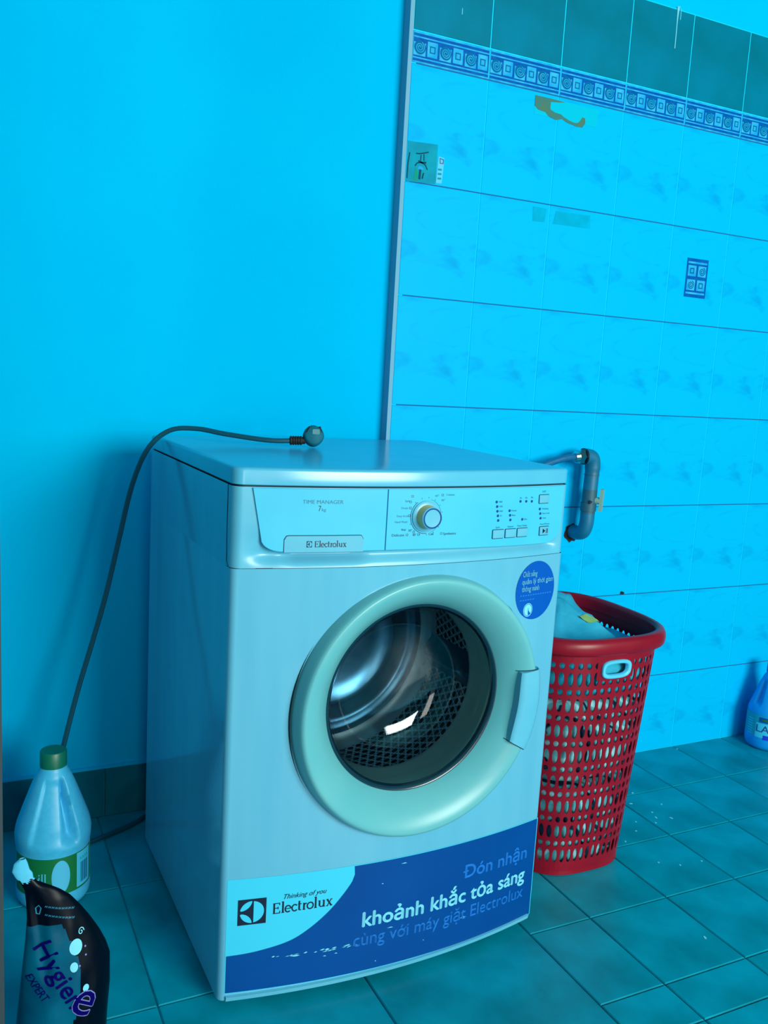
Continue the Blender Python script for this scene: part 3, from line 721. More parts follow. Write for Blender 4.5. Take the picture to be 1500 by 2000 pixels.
quad_grid(sbm, -0.3045, -0.0924, lambda x: sl(x)+0.001, swz, 50, 0.0011)
sbm.poly([fr(-0.0924, 0.2120, 0.0011), fr(-0.0905, 0.2180, 0.0011), fr(-0.0935, sh_(-0.0935)-0.0008, 0.0011), fr(-0.0895, sh_(-0.0895)-0.0008, 0.0011)][::-1])
quad_grid(sbm, -0.0924, 0.3095, lambda x: sl(x)+0.001, lambda x: sh_(x)-0.0008, 50, 0.0011)
sbm.build('sticker_blue_field', STBLUE, sticker, 0)
sx_ = MB(); D = 0.0016
put_text(sx_, 'Dón nhận', 0.1330, 0.2866, 0.1535, 0.0255, on(D), 1, 0.0007, -0.0045); flat_rect(sx_, 0.1285, 0.1405, 0.1645, 0.1675, on(D), 1)
put_text(sx_, 'khoảnh khắc tỏa sáng', -0.0735, 0.2853, 0.1110, 0.0272, on(D), 0, 0.0010, -0.0080)
put_text(sx_, 'cùng với máy giặt Electrolux', -0.0890, 0.2849, 0.0765, 0.0240, on(D), 1, 0.0003, -0.0080)
sx_.build('sticker_slogan', [STTXT, STTXT2], sticker, 0)
lg = MB(); brand_mark(lg, -0.2885, -0.2428, 0.1488, 0.1942, on(0.0012), on(0.0016), 0, 1)
serif_word(lg, -0.2315, -0.1305, 0.1626, 0.0190, on(0.0012), 0)
put_text(lg, 'Thinking of you', -0.2140, -0.1415, 0.1872, 0.0085, on(0.0012), 0, 0, 0.0, 0.4)
lg.build('sticker_brand', [NAVY, STWHITE], sticker, 0)
sf = MB(); random.seed(3)
for k in range(26):
    t = random.random(); x = -0.235+0.155*t; z = 0.0835-0.004*t+random.uniform(-0.0022, 0.0022)
    wd, hh = random.uniform(0.0015, 0.006), random.uniform(0.0006, 0.0020)
    sf.poly([fr(x-wd, z, D), fr(x, z-hh*0.5, D), fr(x+wd, z+hh*0.4, D), fr(x+wd*0.3, z+hh, D)])
for x, z, wd in ((-0.02, 0.098, 0.006), (0.135, 0.075, 0.008), (-0.04, 0.185, 0.002), (0.0, 0.215, 0.006), (-0.12, 0.072, 0.003), (-0.14, 0.071, 0.003), (-0.045, 0.04, 0.0015), (0.05, 0.055, 0.0012)):
    sf.poly([fr(x-wd, z, D), fr(x, z-0.0008, D), fr(x+wd, z-0.001, D), fr(x+wd*0.3, z+0.0009, D)])
sf.build('sticker_scuff', STTXT, sticker, 0)['kind'] = 'stuff'
# round sticker
rs = MB(); rcx, rcz, rrx, rrz = 0.2495, 0.6815, 0.0487, 0.0540
rr_ = [[fr(rcx+rrx*q*math.cos(2*PI*k/48), rcz+rrz*q*math.sin(2*PI*k/48), 0.0008) for k in range(48)] for q in (1.0, 0.75, 0.5, 0.25, 0.02)]
rs.rings(rr_, True, False, True)
rst = part_label(rs.build('round_sticker', STRBLUE, wm, 0), 'round blue feature sticker')
rt = MB(); D2 = 0.0013
put_text(rt, 'Chức năng', 0.2150, 0.2500, 0.7085, 0.0098, on(D2), 0, 0.00015)
put_text(rt, 'quản lý thời gian', 0.2140, 0.2920, 0.6950, 0.0092, on(D2), 0, 0.00015)
put_text(rt, 'thông minh', 0.2150, 0.2580, 0.6815, 0.0098, on(D2), 0, 0.00015)
for z, x1_ in ((0.6740, 0.288), (0.6655, 0.244)):       # two faint lines too small to read
    x = 0.2115
    while x < x1_: stroke(rt, [(x, z), (x+0.0045, z+0.0002)], 0.0022, on(D2), 2); x += 0.0062
rt.poly([fr(0.2335+0.0115*math.cos(2*PI*k/28), 0.6465+0.0125*math.sin(2*PI*k/28), D2) for k in range(28)], 0)
stroke(rt, [(0.2335+0.0098*math.cos(2*PI*k/24), 0.6465+0.0108*math.sin(2*PI*k/24)) for k in range(24)], 0.0008, on(D2+0.0003), 1, True)
rt.poly([fr(0.2345, 0.6465, D2+0.0003), fr(0.2345, 0.6365, D2+0.0003), fr(0.2405, 0.6390, D2+0.0003)], 1)
stroke(rt, [(0.2345, 0.6400), (0.2345, 0.6500)], 0.0008, on(D2+0.0003), 1)
rt.build('round_sticker_print', [STTXT, STRBLUE, STTXT2], rst, 0)

# ------------------------------------------------------------------ power cord with its plug
pc = tag(empty('power_cord', (0.64, 1.63, 0.9025)), 'dark power cord draped over the washing machine, plug lying on its lid', 'power cord')
def rel(pts, o): return [(x-o[0], y-o[1], z-o[2]) for x, y, z in pts]
PCO = (0.64, 1.63, 0.9025)
path = spline(rel([(0.40, 1.955, 0.006), (0.36, 1.925, 0.005), (0.302, 1.896, 0.005), (0.22, 1.862, 0.005), (0.175, 1.84, 0.012), (0.163, 1.825, 0.06), (0.176, 1.80, 0.17), (0.195, 1.79, 0.269), (0.2225, 1.79, 0.385), (0.2515, 1.79, 0.490), (0.2755, 1.785, 0.586), (0.299, 1.78, 0.700), (0.3215, 1.775, 0.806), (0.3470, 1.755, 0.880), (0.3840, 1.735, 0.9185), (0.430, 1.71, 0.9255), (0.480, 1.675, 0.919), (0.550, 1.632, 0.9125), (0.598, 1.617, 0.914)], PCO), 8)
MB().tube(path, 0.0050, 8).build('cable', CORD, pc)
pl = MB()
d_ = Vector((0.95, -0.20, 0.03)).normalized(); base = Vector(rel([(0.590, 1.619, 0.914)], PCO)[0])
rings_p = [(0.0, 0.0065), (0.012, 0.0075), (0.024, 0.0085), (0.026, 0.012), (0.032, 0.0165), (0.040, 0.019)]
for k in range(5):       # strain relief ribs
    q = base+d_*(0.001+k*0.0048); pl.tube([q, q+d_*0.003], 0.0088, 12)
pl.tube([base, base+d_*0.03], [0.0065, 0.0070], 12)
relief = pl.build('strain_relief', BLACK, pc)
hb = MB(); ctr = base+d_*0.046+Vector((0, 0, 0.0085))
ax = (RV*0.25-F*0.9+Vector((0, 0, 0.12))).normalized()        # the round face looks towards the room
e1 = ax.cross(Vector((0, 0, 1))).normalized(); e2 = e1.cross(ax).normalized()
rg = []
for r, t in ((0.0, -0.017), (0.013, -0.017), (0.0180, -0.013), (0.0200, -0.006), (0.0205, 0.004), (0.0190, 0.0095), (0.0160, 0.0125), (0.0, 0.0135)):
    rg.append([ctr+ax*t+(e1*math.cos(2*PI*k/32)*(1-0.10*max(0, -math.sin(2*PI*k/32)))+e2*math.sin(2*PI*k/32))*r for k in range(32)])
hb.rings(rg, True)
plug = hb.build('plug', PLUG, pc, 50)
mb = MB(); mb.prism(rrect(-0.010, 0.004, 0.001, 0.011, 0.002, 3), lambda u, v, d: ctr+e1*u+e2*v+ax*(0.0108+d), 0.0026); part_label(mb.build('plug_socket_face', PLUGG, plug, 20, fix=True), 'pale grey recess on the plug')
for q0, q1 in (((-0.014, 0.004), (-0.010, 0.017)), ((0.008, 0.016), (0.015, 0.004))):
    mb = MB(); mb.tube([ctr+e1*q0[0]+e2*q0[1]+ax*0.010, ctr+e1*q1[0]+e2*q1[1]+ax*0.010], 0.0028, 8); mb.build('plug_guide', BLACK, plug)
mb = MB(); q = ctr+e2*0.0185-ax*0.002; mb.tube([q-e1*0.004, q+e1*0.004], 0.0035, 8); mb.build('plug_clip', PLUG, plug)

# ------------------------------------------------------------------ red laundry basket with clothes
BX, BY = 1.240, 1.560
bk = tag(empty('laundry_basket', (BX, BY, 0)), 'tall red plastic laundry basket with punched holes beside the washing machine', 'laundry basket')
BH = 0.512
def sup(t, a, b_, e=3.0):
    c_, s2 = math.cos(t), math.sin(t)
    return (a*math.copysign(abs(c_)**(2/e), c_), b_*math.copysign(abs(s2)**(2/e), s2))
# arc-length table so the holes stay evenly spaced round the outline
NT = 720
tab = [sup(2*PI*k/NT-PI/2, 0.16, 0.18) for k in range(NT+1)]
acc = [0]
for p0, p1 in zip(tab, tab[1:]): acc.append(acc[-1]+math.hypot(p1[0]-p0[0], p1[1]-p0[1]))
def tpar(u):
    s2 = (u % 1.0)*acc[-1]; lo, hi = 0, NT
    while hi-lo > 1:
        m_ = (lo+hi)//2
        if acc[m_] <= s2: lo = m_
        else: hi = m_
    fr_ = (s2-acc[lo])/(acc[hi]-acc[lo]); return 2*PI*(lo+fr_)/NT-PI/2
def bpt(u, z, off=0.0):
    h = z/BH; a = 0.136+0.039*h+off; b_ = 0.160+0.030*h+off
    x, y = sup(tpar(u), a, b_); return (x, y, z)
NUB = 64
rowz = []; z = 0.030
for k in range(8): rowz += [(z, z+0.0355, 1)]; z += 0.0355; rowz += [(z, z+0.0225, 0)]; z += 0.0225
bsk = MB(); du = 1.0/NUB
def solid(mb, u0, u1, z0, z1, n=2):
    vv = [bpt(u0+(u1-u0)*i/n, zz_) for zz_ in (z0, z1) for i in range(n+1)]
    mb.add(vv, [(i, i+1, n+2+i, n+1+i) for i in range(n)])
HCOL = 2.5      # half width of the hand hold, in columns
for ri, (z0, z1, tall) in enumerate(rowz):
    for i in range(NUB):
        u = (i+0.5)*du; k = ((u+0.25) % 0.5)-0.25      # distance to a hand hold at u = 0 or 0.5
        near = abs(k)/du < HCOL
        if near and ri == 15: continue
        if near and ri == 14:
            zc_ = z0+0.009; cell(bsk, lambda a, b_: bpt(a, b_), u, z0+0.0075, du/2, 0.0075, du*0.27, 0.0050, 16); continue
        cell(bsk, lambda a, b_: bpt(a, b_), u, (z0+z1)/2, du/2, (z1-z0)/2, du*(0.33 if tall else 0.30), (z1-z0)*(0.43 if tall else 0.31), 24 if tall else 16)
ZH0, ZH1 = rowz[14][0]+0.015, rowz[15][1]
for uc in (0.0, 0.5):
    hu, hv = HCOL*du, (ZH1-ZH0)/2; n = 32; inn = []; out = []
    for k in range(n):
        a = 2*PI*k/n; c_, s2 = math.cos(a), math.sin(a); q = max(abs(c_), abs(s2)); e = 3.2
        inn.append(bpt(uc+hu*0.66*math.copysign(abs(c_)**(2/e), c_), ZH0+hv+hv*0.70*math.copysign(abs(s2)**(2/e), s2)))
        out.append(bpt(uc+hu*c_/q, ZH0+hv+hv*s2/q))
    bsk.add(inn+out, [(k, n+k, n+(k+1) % n, (k+1) % n) for k in range(n)])
    hs = MB()
    rgs = []
    for sc_, off in ((0.60, -0.003), (0.60, 0.004), (0.64, 0.0062), (0.74, 0.0062), (0.78, 0.004), (0.78, 0.0005)):
        rg_ = []
        for k in range(40):
            a = 2*PI*k/40; c_, s2 = math.cos(a), math.sin(a); e = 3.2
            rg_.append(bpt(uc+hu*sc_*math.copysign(abs(c_)**(2/e), c_), ZH0+hv+(hv*0.70+(sc_-0.66)*hu*1.15)*math.copysign(abs(s2)**(2/e), s2), off))
        rgs.append(rg_)
    hs.rings(rgs, True)
    part_label(hs.build('handle_grip', HANDLE, bk, 50), 'pale blue hand-hold insert')
# top and bottom bands, floor of the basket
bsk.rings([[bpt(k/96, z) for k in range(96)] for z in (rowz[-1][1], BH)], True)
bsk.rings([[bpt(k/96, z, o_) for k in range(96)] for z, o_ in ((0.030, 0), (0.010, 0), (0.002, 0.001), (0.0, -0.004), (0.003, -0.012))], True, False, True)
bo = bsk.build('basket_body', RED, bk, 0, fix=True)
sm = bo.modifiers.new('thickness', 'SOLIDIFY'); sm.thickness = 0.0022; sm.offset = 0
rim = MB()
prof = [(0.0, 0.505), (0.006, 0.507), (0.014, 0.5085), (0.0165, 0.513), (0.0175, 0.522), (0.0165, 0.532), (0.0125, 0.5395), (0.006, 0.5425), (-0.001, 0.541), (-0.004, 0.534), (-0.004, 0.512)]
rim.rings([[bpt(k/128, BH, o_)[:2]+(zz_,) for k in range(128)] for o_, zz_ in prof], True)
rim.build('basket_rim', RED, bk, 60)
# clothes : lumpy folded bundles that fill the basket
def garment(name, label, z0, z1, mat, seed, amp, top, cat='clothing', sx=0.955, patch=False, grp=None):
    mb = MB(); n = 72; rows = []
    m_ = 22
    def pt(u, z, q):
        x, y, _ = bpt(u, min(z, 0.505), -0.011); x *= q; y *= q
        nn = noise.noise(Vector((x*26+seed, y*26, z*34)))+0.6*noise.noise(Vector((x*60, y*60+seed, z*80)))
        return x, y, nn
    for k in range(m_+1):
        z = z0+(z1-z0)*k/m_; rg_ = []
        edge = 1-0.06*(1-math.sin(PI*min(1, max(0, k/m_)))**0.3)
        for i in range(n):
            x, y, nn = pt(i/n, z, edge*sx/0.955)
            q = 1-abs(nn)*amp
            rg_.append((x*q, y*q, z+0.001*nn))
        rows.append(rg_)
    for q in (0.9, 0.8, 0.65, 0.5, 0.35, 0.2, 0.08, 0.01):
        rg_ = []
        for i in range(n):
            x, y, nn = pt(i/n, z1, q)
            rg_.append((x, y, z1+top(x, y)*(1-q**2.5)+(0.012 if patch else 0.003)*nn*(1-q)**0.3))
        rows.append(rg_)
    mb.rings(rows, True, True, True)
    o = mb.build(name, mat, None, 80); o.location = (BX, BY, 0.0); tag(o, label, cat, grp)
    if patch:      # a yellow-green patch on the right flank of the heap
        pm = MB(); pr_ = []
        for q in (0.34, 0.38, 0.42, 0.46, 0.50):
            rr = []
            for i in range(8):
                u = 0.985+0.009*i+0.10*(q-0.4); x, y, nn = pt(u, z1, q)
                rr.append((x, y, z1+top(x, y)*(1-q**2.5)+0.012*nn*(1-q)**0.3+0.0025))
            pr_.append(rr)
        pm.rings(pr_, False); part_label(pm.build('yellow_patch', CL4, o, 80), 'yellow-green patch')
    return o
def stripes(name, a_, b_, c_, scale):
    m = bpy.data.materials.new(name); m.use_nodes = True; nt = m.node_tree; bs = nt.nodes['Principled BSDF']; bs.inputs['Roughness'].default_value = 0.9; bs.inputs['Specular IOR Level'].default_value = 0.1
    tc = nt.nodes.new('ShaderNodeTexCoord'); wv = nt.nodes.new('ShaderNodeTexWave'); wv.inputs['Scale'].default_value = scale; wv.inputs['Distortion'].default_value = 9; wv.inputs['Detail'].default_value = 2; wv.inputs['Detail Scale'].default_value = 1.2; wv.bands_direction = 'DIAGONAL'
    rp = nt.nodes.new('ShaderNodeValToRGB'); el = rp.color_ramp.elements; el[0].position = 0.05; el[0].color = c_; el[1].position = 0.13; el[1].color = a_
    e3 = el.new(0.78); e3.color = a_; e4 = el.new(0.92); e4.color = b_
    nt.links.new(tc.outputs['Object'], wv.inputs['Vector']); nt.links.new(wv.outputs['Fac'], rp.inputs[0]); nt.links.new(rp.outputs[0], bs.inputs['Base Color']); return m
CL1 = stripes('striped_teal_cloth', lin(84, 160, 176), lin(140, 206, 222), lin(10, 40, 66), 6)
CL2 = stripes('striped_grey_cloth', lin(92, 164, 178), lin(150, 212, 226), lin(10, 36, 60), 7)
CL3 = material('pale_blue_cloth', lin(34, 150, 182), 0.9, spec=0.1, noise_col=lin(56, 178, 210), nscale=9, bump=0.3, bscale=60)
CL4 = material('yellow_green_patch', lin(150, 186, 110), 0.9, spec=0.1)
garment('striped_garment', 'dark-striped teal garment at the bottom of the red basket', 0.008, 0.203, CL1, 3.1, 0.05, lambda x, y: 0.0)
garment('striped_cloth', 'grey striped cloth bundled in the middle of the red basket', 0.213, 0.396, CL2, 11.7, 0.05, lambda x, y: 0.0)
top_f = lambda x, y: 0.055+0.045*math.exp(-((x+0.03)**2+(y-0.05)**2)/0.008)-0.085*sst(0.02, 0.12, x)
garment('pale_blue_garment', 'crumpled pale blue garment heaped on top of the red basket', 0.406, 0.492, CL3, 5.3, 0.06, top_f, patch=True)
# ------------------------------------------------------------------ water supply pipe and hose
wp = tag(empty('water_pipe', (1.487, 1.81, 0.66)), 'blue-grey plastic water pipe with valve and beige lever on the tiled wall', 'water pipe')
WO = (1.487, 1.81, 0.66)
MB().tube(spline(rel([(1.484, 1.858, 0.668), (1.484, 1.835, 0.668), (1.484, 1.816, 0.676), (1.485, 1.808, 0.698), (1.485, 1.807, 0.728)], WO), 6), 0.0185, 18).build('lower_elbow', PIPE, wp, 40)
MB().tube(rel([(1.485, 1.807, 0.724), (1.485, 1.807, 0.731), (1.485, 1.807, 0.7315), (1.485, 1.807, 0.752), (1.486, 1.807, 0.7525), (1.486, 1.807, 0.788)], WO), [0.0185, 0.0185, 0.0205, 0.0205, 0.0190, 0.0190], 18).build('valve_body', PIPEG, wp, 30)
MB().tube(spline(rel([(1.486, 1.807, 0.786), (1.487, 1.807, 0.82), (1.487, 1.807, 0.850), (1.481, 1.806, 0.868), (1.466, 1.806, 0.873), (1.452, 1.805, 0.873)], WO), 6), [0.0188]*10+[0.0200]*21, 18).build('upper_elbow', PIPE, wp, 40)
MB().tube(rel([(1.487, 1.807, 0.8245), (1.487, 1.807, 0.8265)], WO), 0.0197, 18).build('pipe_joint', PIPEG, wp)
nt_ = MB(); nt_.tube(rel([(1.454, 1.805, 0.873), (1.434, 1.804, 0.872)], WO), 0.0195, 6); nt_.tube(rel([(1.434, 1.804, 0.872), (1.4215, 1.803, 0.871)], WO), [0.015, 0.012], 14)
nt_.build('coupling_nut', CHROME, wp, 25)
MB().tube(rel([(1.456, 1.805, 0.873), (1.452, 1.805, 0.873)], WO), 0.0212, 18).build('rubber_washer', NAVY, wp)
lv = MB()
lv.tube(rel([(1.494, 1.796, 0.760), (1.503, 1.786, 0.760)], WO), 0.009, 12)
lvp = [(-0.004, -0.026), (0.006, -0.026), (0.008, -0.006), (0.012, 0.024), (0.0105, 0.030), (-0.001, 0.030), (-0.003, 0.010)]
ld = Vector((0.66, -0.75, 0)); le = Vector((0.75, 0.66, 0))
lv.prism(lvp, lambda u, v, d: Vector((1.503-WO[0], 1.786-WO[1], 0.760-WO[2]+v))+le*(u*1.6-0.003)+ld*d, 0.008)
part_label(lv.build('valve_lever', LEVER, wp, 30, fix=True), 'beige plastic lever')
am = MB(); am.poly([Vector((1.476-WO[0], 1.807-WO[1]-0.0195, 0.757-WO[2]))+Vector((a, 0, b_)) for a, b_ in ((-0.004, -0.006), (0.006, 0.0), (-0.004, 0.006))]); am.build('arrow_mark', NAVY, wp, 0)
hole = MB(); random.seed(5)
hole.poly([(1.484-WO[0]+(0.0235+random.uniform(-0.003, 0.003))*math.cos(2*PI*k/18)-0.004, TY-0.0012-WO[1], 0.664-WO[2]+(0.0245+random.uniform(-0.004, 0.004))*math.sin(2*PI*k/18)) for k in range(18)])
hole.build('wall_hole', BLACK, wp, 0)
hs_o = (1.03, 1.79, 0.74)
hose = MB().tube(spline(rel([(1.4235, 1.803, 0.871), (1.395, 1.801, 0.869), (1.345, 1.799, 0.856), (1.28, 1.796, 0.835), (1.18, 1.793, 0.80), (1.10, 1.79, 0.765), (1.0345, 1.788, 0.745)], hs_o), 8), 0.0088, 12).build('inlet_hose', HOSE)
hose.location = hs_o; tag(hose, 'blue-grey hose from the chrome pipe nut to behind the washing machine', 'hose')

# ------------------------------------------------------------------ white jug with green cap
JX, JY = 0.169, 1.712
jg = tag(empty('bleach_jug', (JX, JY, 0)), 'pale plastic jug with green screw cap and green label on the floor', 'bottle')
TH0 = math.atan2(-JY, -JX)         # direction towards the viewer
jprof = [(0.050, 0.0), (0.062, 0.003), (0.0675, 0.012), (0.0690, 0.022), (0.0690, 0.030), (0.0680, 0.034), (0.0680, 0.116), (0.0690, 0.121), (0.0700, 0.130), (0.0705, 0.142), (0.0690, 0.152), (0.0660, 0.164), (0.0610, 0.178), (0.0545, 0.196), (0.0475, 0.215), (0.0405, 0.234), (0.0330, 0.252), (0.0265, 0.264), (0.0235, 0.270), (0.0230, 0.276)]
def prof_r(z, pr_):
    for (r0, z0), (r1, z1) in zip(pr_, pr_[1:]):
        if z0 <= z <= z1: t = (z-z0)/(z1-z0); return r0+(r1-r0)*t
    return pr_[-1][0]
def jug_r(th, z, pr_, side=1):
    r = prof_r(z, pr_); t = ((th-TH0+PI) % (2*PI))-PI; t *= side
    # concave grip panel facing the room, a deep groove along its edge
    lo, hi = 0.134, 0.258
    if lo-0.015 < z < hi:
        h = (z-lo)/(hi-lo); half_l = 0.62*(1-0.25*h)
        wr = 0.66-0.10*h
        zf = sst(lo-0.006, lo+0.016, z)*(1-sst(hi-0.02, hi, z))
        panel = sst(-half_l-0.10, -half_l+0.05, t)*(1-sst(wr-0.06, wr+0.10, t))
        groove = sst(wr-0.50+0.25*h, wr-0.10, t)*(1-sst(wr-0.04, wr+0.09, t))
        r -= zf*(0.006*panel+0.019*groove*min(1, r/0.05))
    return r
def jug_mesh(pr_, side, n=128):
    mb = MB(); zs = []
    for (r0, z0), (r1, z1) in zip(pr_, pr_[1:]):
        k = max(1, int((z1-z0)/0.004)); zs += [z0+(z1-z0)*i/k for i in range(k)]
    zs.append(pr_[-1][1])
    mb.rings([[(jug_r(2*PI*k/n, z, pr_, side)*math.cos(2*PI*k/n), jug_r(2*PI*k/n, z, pr_, side)*math.sin(2*PI*k/n), z) for k in range(n)] for z in zs], True, True, True)
    return mb
jug_mesh(jprof, 1).build('jug_body', JUG, jg, 70)
cp = MB(); cp.rings([[(r*math.cos(2*PI*k/72)*(1+(0.012*(k % 2) if q in (1, 2) else 0)), r*math.sin(2*PI*k/72)*(1+(0.012*(k % 2) if q in (1, 2) else 0)), z) for k in range(72)] for q, (r, z) in enumerate(((0.0235, 0.2705), (0.0245, 0.2710), (0.0243, 0.2995), (0.0228, 0.3018), (0.002, 0.3018)))], True, False, True)
cp.build('cap', CAPG, jg, 40)
def cyl(r): return lambda t, z: (r*math.cos(TH0+t), r*math.sin(TH0+t), z)
def wrap(mb, t0, t1, z0, z1, r, mi, n=24):
    fn = cyl(r); mb.add([fn(t0+(t1-t0)*k/n, z) for z in (z0, z1) for k in range(n+1)], [(k, k+1, n+2+k, n+1+k) for k in range(n)], mi)
jl = MB(); wrap(jl, -1.35, 1.35, 0.036, 0.112, 0.0684, 0, 48)
jlab = jl.build('jug_label', LBLG, jg, 180)
jp = MB()
# white figure-like emblem kept plain, barcode panel and its frame
fn = cyl(0.0690)
jp.rings([[fn(0.20+0.25*math.sin(PI/2*a), 0.073+sg*0.034*math.cos(PI/2*a)) for a in [k/8-1 for k in range(17)]] for sg in (-1, -0.4, 0.4, 1)], False)
wrap(jp, 0.66, 1.22, 0.040, 0.1105, 0.0688, 0, 12); wrap(jp, 0.72, 1.16, 0.044, 0.106, 0.0691, 1, 12)
for k in range(9):
    t = 0.78+0.036*k; wrap(jp, t, t+(0.022 if k % 3 else 0.012), 0.047, 0.089, 0.0694, 2, 2)
for q in range(4): stroke(jp, [(0.76+0.09*q, 0.0930), (0.79+0.09*q, 0.1000), (0.82+0.09*q, 0.0935)], 0.0020, lambda a, b_: cyl(0.0694)(a, b_), 2)
put_text(jp, 'ill', -0.40, -0.20, 0.062, 0.022, cyl(0.0690), 0)
jp.build('label_print', [LBLW, STWHITE, LBLB], jlab, 0)

# ------------------------------------------------------------------ blue bottle at the far right
BBX, BBY = 2.225, 1.775
bt_ = tag(empty('detergent_bottle', (BBX, BBY, 0)), 'bright blue detergent bottle standing against the tiled wall', 'bottle')
bprof = [(0.048, 0.0), (0.058, 0.004), (0.062, 0.014), (0.063, 0.030), (0.062, 0.10), (0.0615, 0.118), (0.058, 0.13), (0.051, 0.15), (0.044, 0.172), (0.036, 0.198), (0.028, 0.218), (0.0215, 0.228), (0.0205, 0.236)]
TH0 = math.atan2(-BBY, -BBX)
mb = MB(); zs = [0.0, 0.004, 0.014, 0.030, 0.06, 0.10, 0.118]+[0.122+0.004*k for k in range(29)]
def bb_r(th, z):
    r = prof_r(z, bprof); t = ((th-TH0+PI) % (2*PI))-PI
    zf = sst(0.128, 0.145, z)*(1-sst(0.198, 0.215, z)); g = sst(-1.05, -0.85, t)*(1-sst(-0.62, -0.45, t))
    return r-0.012*zf*g*min(1, r/0.05)
mb.rings([[(bb_r(2*PI*k/96, z)*math.cos(2*PI*k/96), bb_r(2*PI*k/96, z)*math.sin(2*PI*k/96), z) for k in range(96)] for z in zs], True, True, True)
mb.build('bottle_body', BJUG, bt_, 70)
MB().rings([[(r*math.cos(2*PI*k/40), r*math.sin(2*PI*k/40), z) for k in range(40)] for r, z in ((0.0215, 0.231), (0.0225, 0.232), (0.0225, 0.262), (0.020, 0.2645), (0.002, 0.2645))], True, False, True).build('cap', BCAP, bt_, 40)
lb = MB(); wrap(lb, -1.5, 1.5, 0.028, 0.108, 0.0628, 0, 40)
lbo = lb.build('bottle_label', BLBL, bt_, 180)
lp = MB(); wrap(lp, -0.55, 1.0, 0.040, 0.085, 0.0634, 0, 24); wrap(lp, -0.40, 1.0, 0.088, 0.103, 0.0634, 1, 24); wrap(lp, -0.30, 0.0, 0.092, 0.099, 0.0637, 2, 6)
put_text(lp, 'LAU', -0.50, 0.45, 0.058, 0.022, cyl(0.0640), 3, 0.0); wrap(lp, -0.15, 1.0, 0.036, 0.050, 0.0640, 4, 16)
for k in range(7): wrap(lp, -1.02, -0.72, 0.044+0.0075*k, 0.047+0.0075*k, 0.0633, 0, 4)
lp.build('label_print', [STWHITE, BCAP, LBLG, LBLB, PURP], lbo, 0)

# ------------------------------------------------------------------ refill pouch in the near left corner
PX, PYY = 0.142, 1.262
ph = tag(empty('refill_pouch', (PX, PYY, 0)), 'dark navy refill pouch with torn white spout in the bottom left corner', 'pouch')
# outline (x, z) from the tip down : left and right borders
LBo = [(0.340, 0.0790), (0.334, 0.0715), (0.322, 0.0690), (0.312, 0.0735), (0.303, 0.0800), (0.290, 0.0855), (0.270, 0.0875), (0.245, 0.0885), (0.21, 0.086), (0.17, 0.082), (0.12, 0.077), (0.07, 0.072), (0.02, 0.071), (0.0, 0.075)]
RBo = [(0.340, 0.0870), (0.334, 0.0895), (0.322, 0.0925), (0.316, 0.0965), (0.308, 0.0975), (0.298, 0.1090), (0.290, 0.122), (0.282, 0.134), (0.270, 0.148), (0.250, 0.163), (0.230, 0.176), (0.205, 0.190), (0.185, 0.199), (0.165, 0.205), (0.12, 0.2055), (0.07, 0.202), (0.02, 0.200), (0.0, 0.196)]
def interp(tb_, z):
    for (z0, x0), (z1, x1) in zip(tb_, tb_[1:]):
        if z1 <= z <= z0: return x0+(x1-x0)*(z0-z)/(z0-z1)
    return tb_[-1][1] if z < tb_[-1][0] else tb_[0][1]
def pouch_y(x, z, front=True):
    a, b_ = interp(LBo, z), interp(RBo, z); s2 = max(-1, min(1, (2*x-a-b_)/(b_-a)))
    t = 0.034*sst(0.335, 0.10, z) + 0.003
    t *= (0.25+0.75*sst(0.0, 0.02, z)) if z < 0.02 else 1
    y = t*math.sqrt(max(0, 1-abs(s2)**2.2))
    y += 0.0035*noise.noise(Vector((x*38, 1.0 if front else 5.0, z*22)))*(1-abs(s2)**2)
    # crease running down from the spout
    y -= 0.006*math.exp(-((x-(0.100+0.35*(0.27-z)*0.35))/0.008)**2)*sst(0.30, 0.25, z)*sst(0.10, 0.2, z)
    return -y if front else y
po_ = MB(); NZP = 150; zs = [0.340-0.340*k/NZP for k in range(NZP+1)]; NXP = 60
for front in (True, False):
    vv = []; ff = []; mm = []
    for z in zs:
        a, b_ = interp(LBo, z), interp(RBo, z)
        for k in range(NXP+1):
            x = (a+b_)/2-(b_-a)/2*math.cos(PI*k/NXP)
            vv.append((x-PX, pouch_y(x, z, front), z))
    for i in range(NZP):
        for k in range(NXP):
            q = i*(NXP+1)+k; ff.append((q, q+1, q+NXP+2, q+NXP+1) if not front else (q, q+NXP+1, q+NXP+2, q+1))
            z = zs[i]; x = vv[q][0]+PX
            a, b_ = interp(LBo, z), interp(RBo, z); s2 = (x-a)/(b_-a)
            teal = front and z < 0.238 and s2 < 0.52+0.10*math.sin((0.25-z)*16)
            mm.append(2 if z > 0.306+0.003*math.sin(x*350)+0.0015*math.sin(x*820+1) else (1 if teal else 0))
    o_ = len(po_.v); po_.v += vv; po_.f += [tuple(i_+o_ for i_ in f_) for f_ in ff]; po_.m += mm
pbod = po_.build('pouch_film', [POUCH, POUCHT, SPOUT], ph, 80, fix=True)
def pon(d): return lambda x, z: (x-PX, pouch_y(x, z)-d, z)
pp = MB()
def slant(s, x0, z0, x1, z1, h, fn, mi, shear=0.0):
    """text along a slanted baseline"""
    v, f_ = text2d(s, 0.0, shear); dx, dz = x1-x0, z1-z0; L = math.hypot(dx, dz); ux, uz = dx/L, dz/L
    pp.add([fn(x0+ux*L*a-uz*h*b_, z0+uz*L*a+ux*h*b_) for a, b_ in v], f_, mi)
for ex in (-0.0006, 0.0006): slant('Hygien', 0.0955+ex, 0.206, 0.1440+ex, 0.110, 0.026, pon(0.0012), 0)
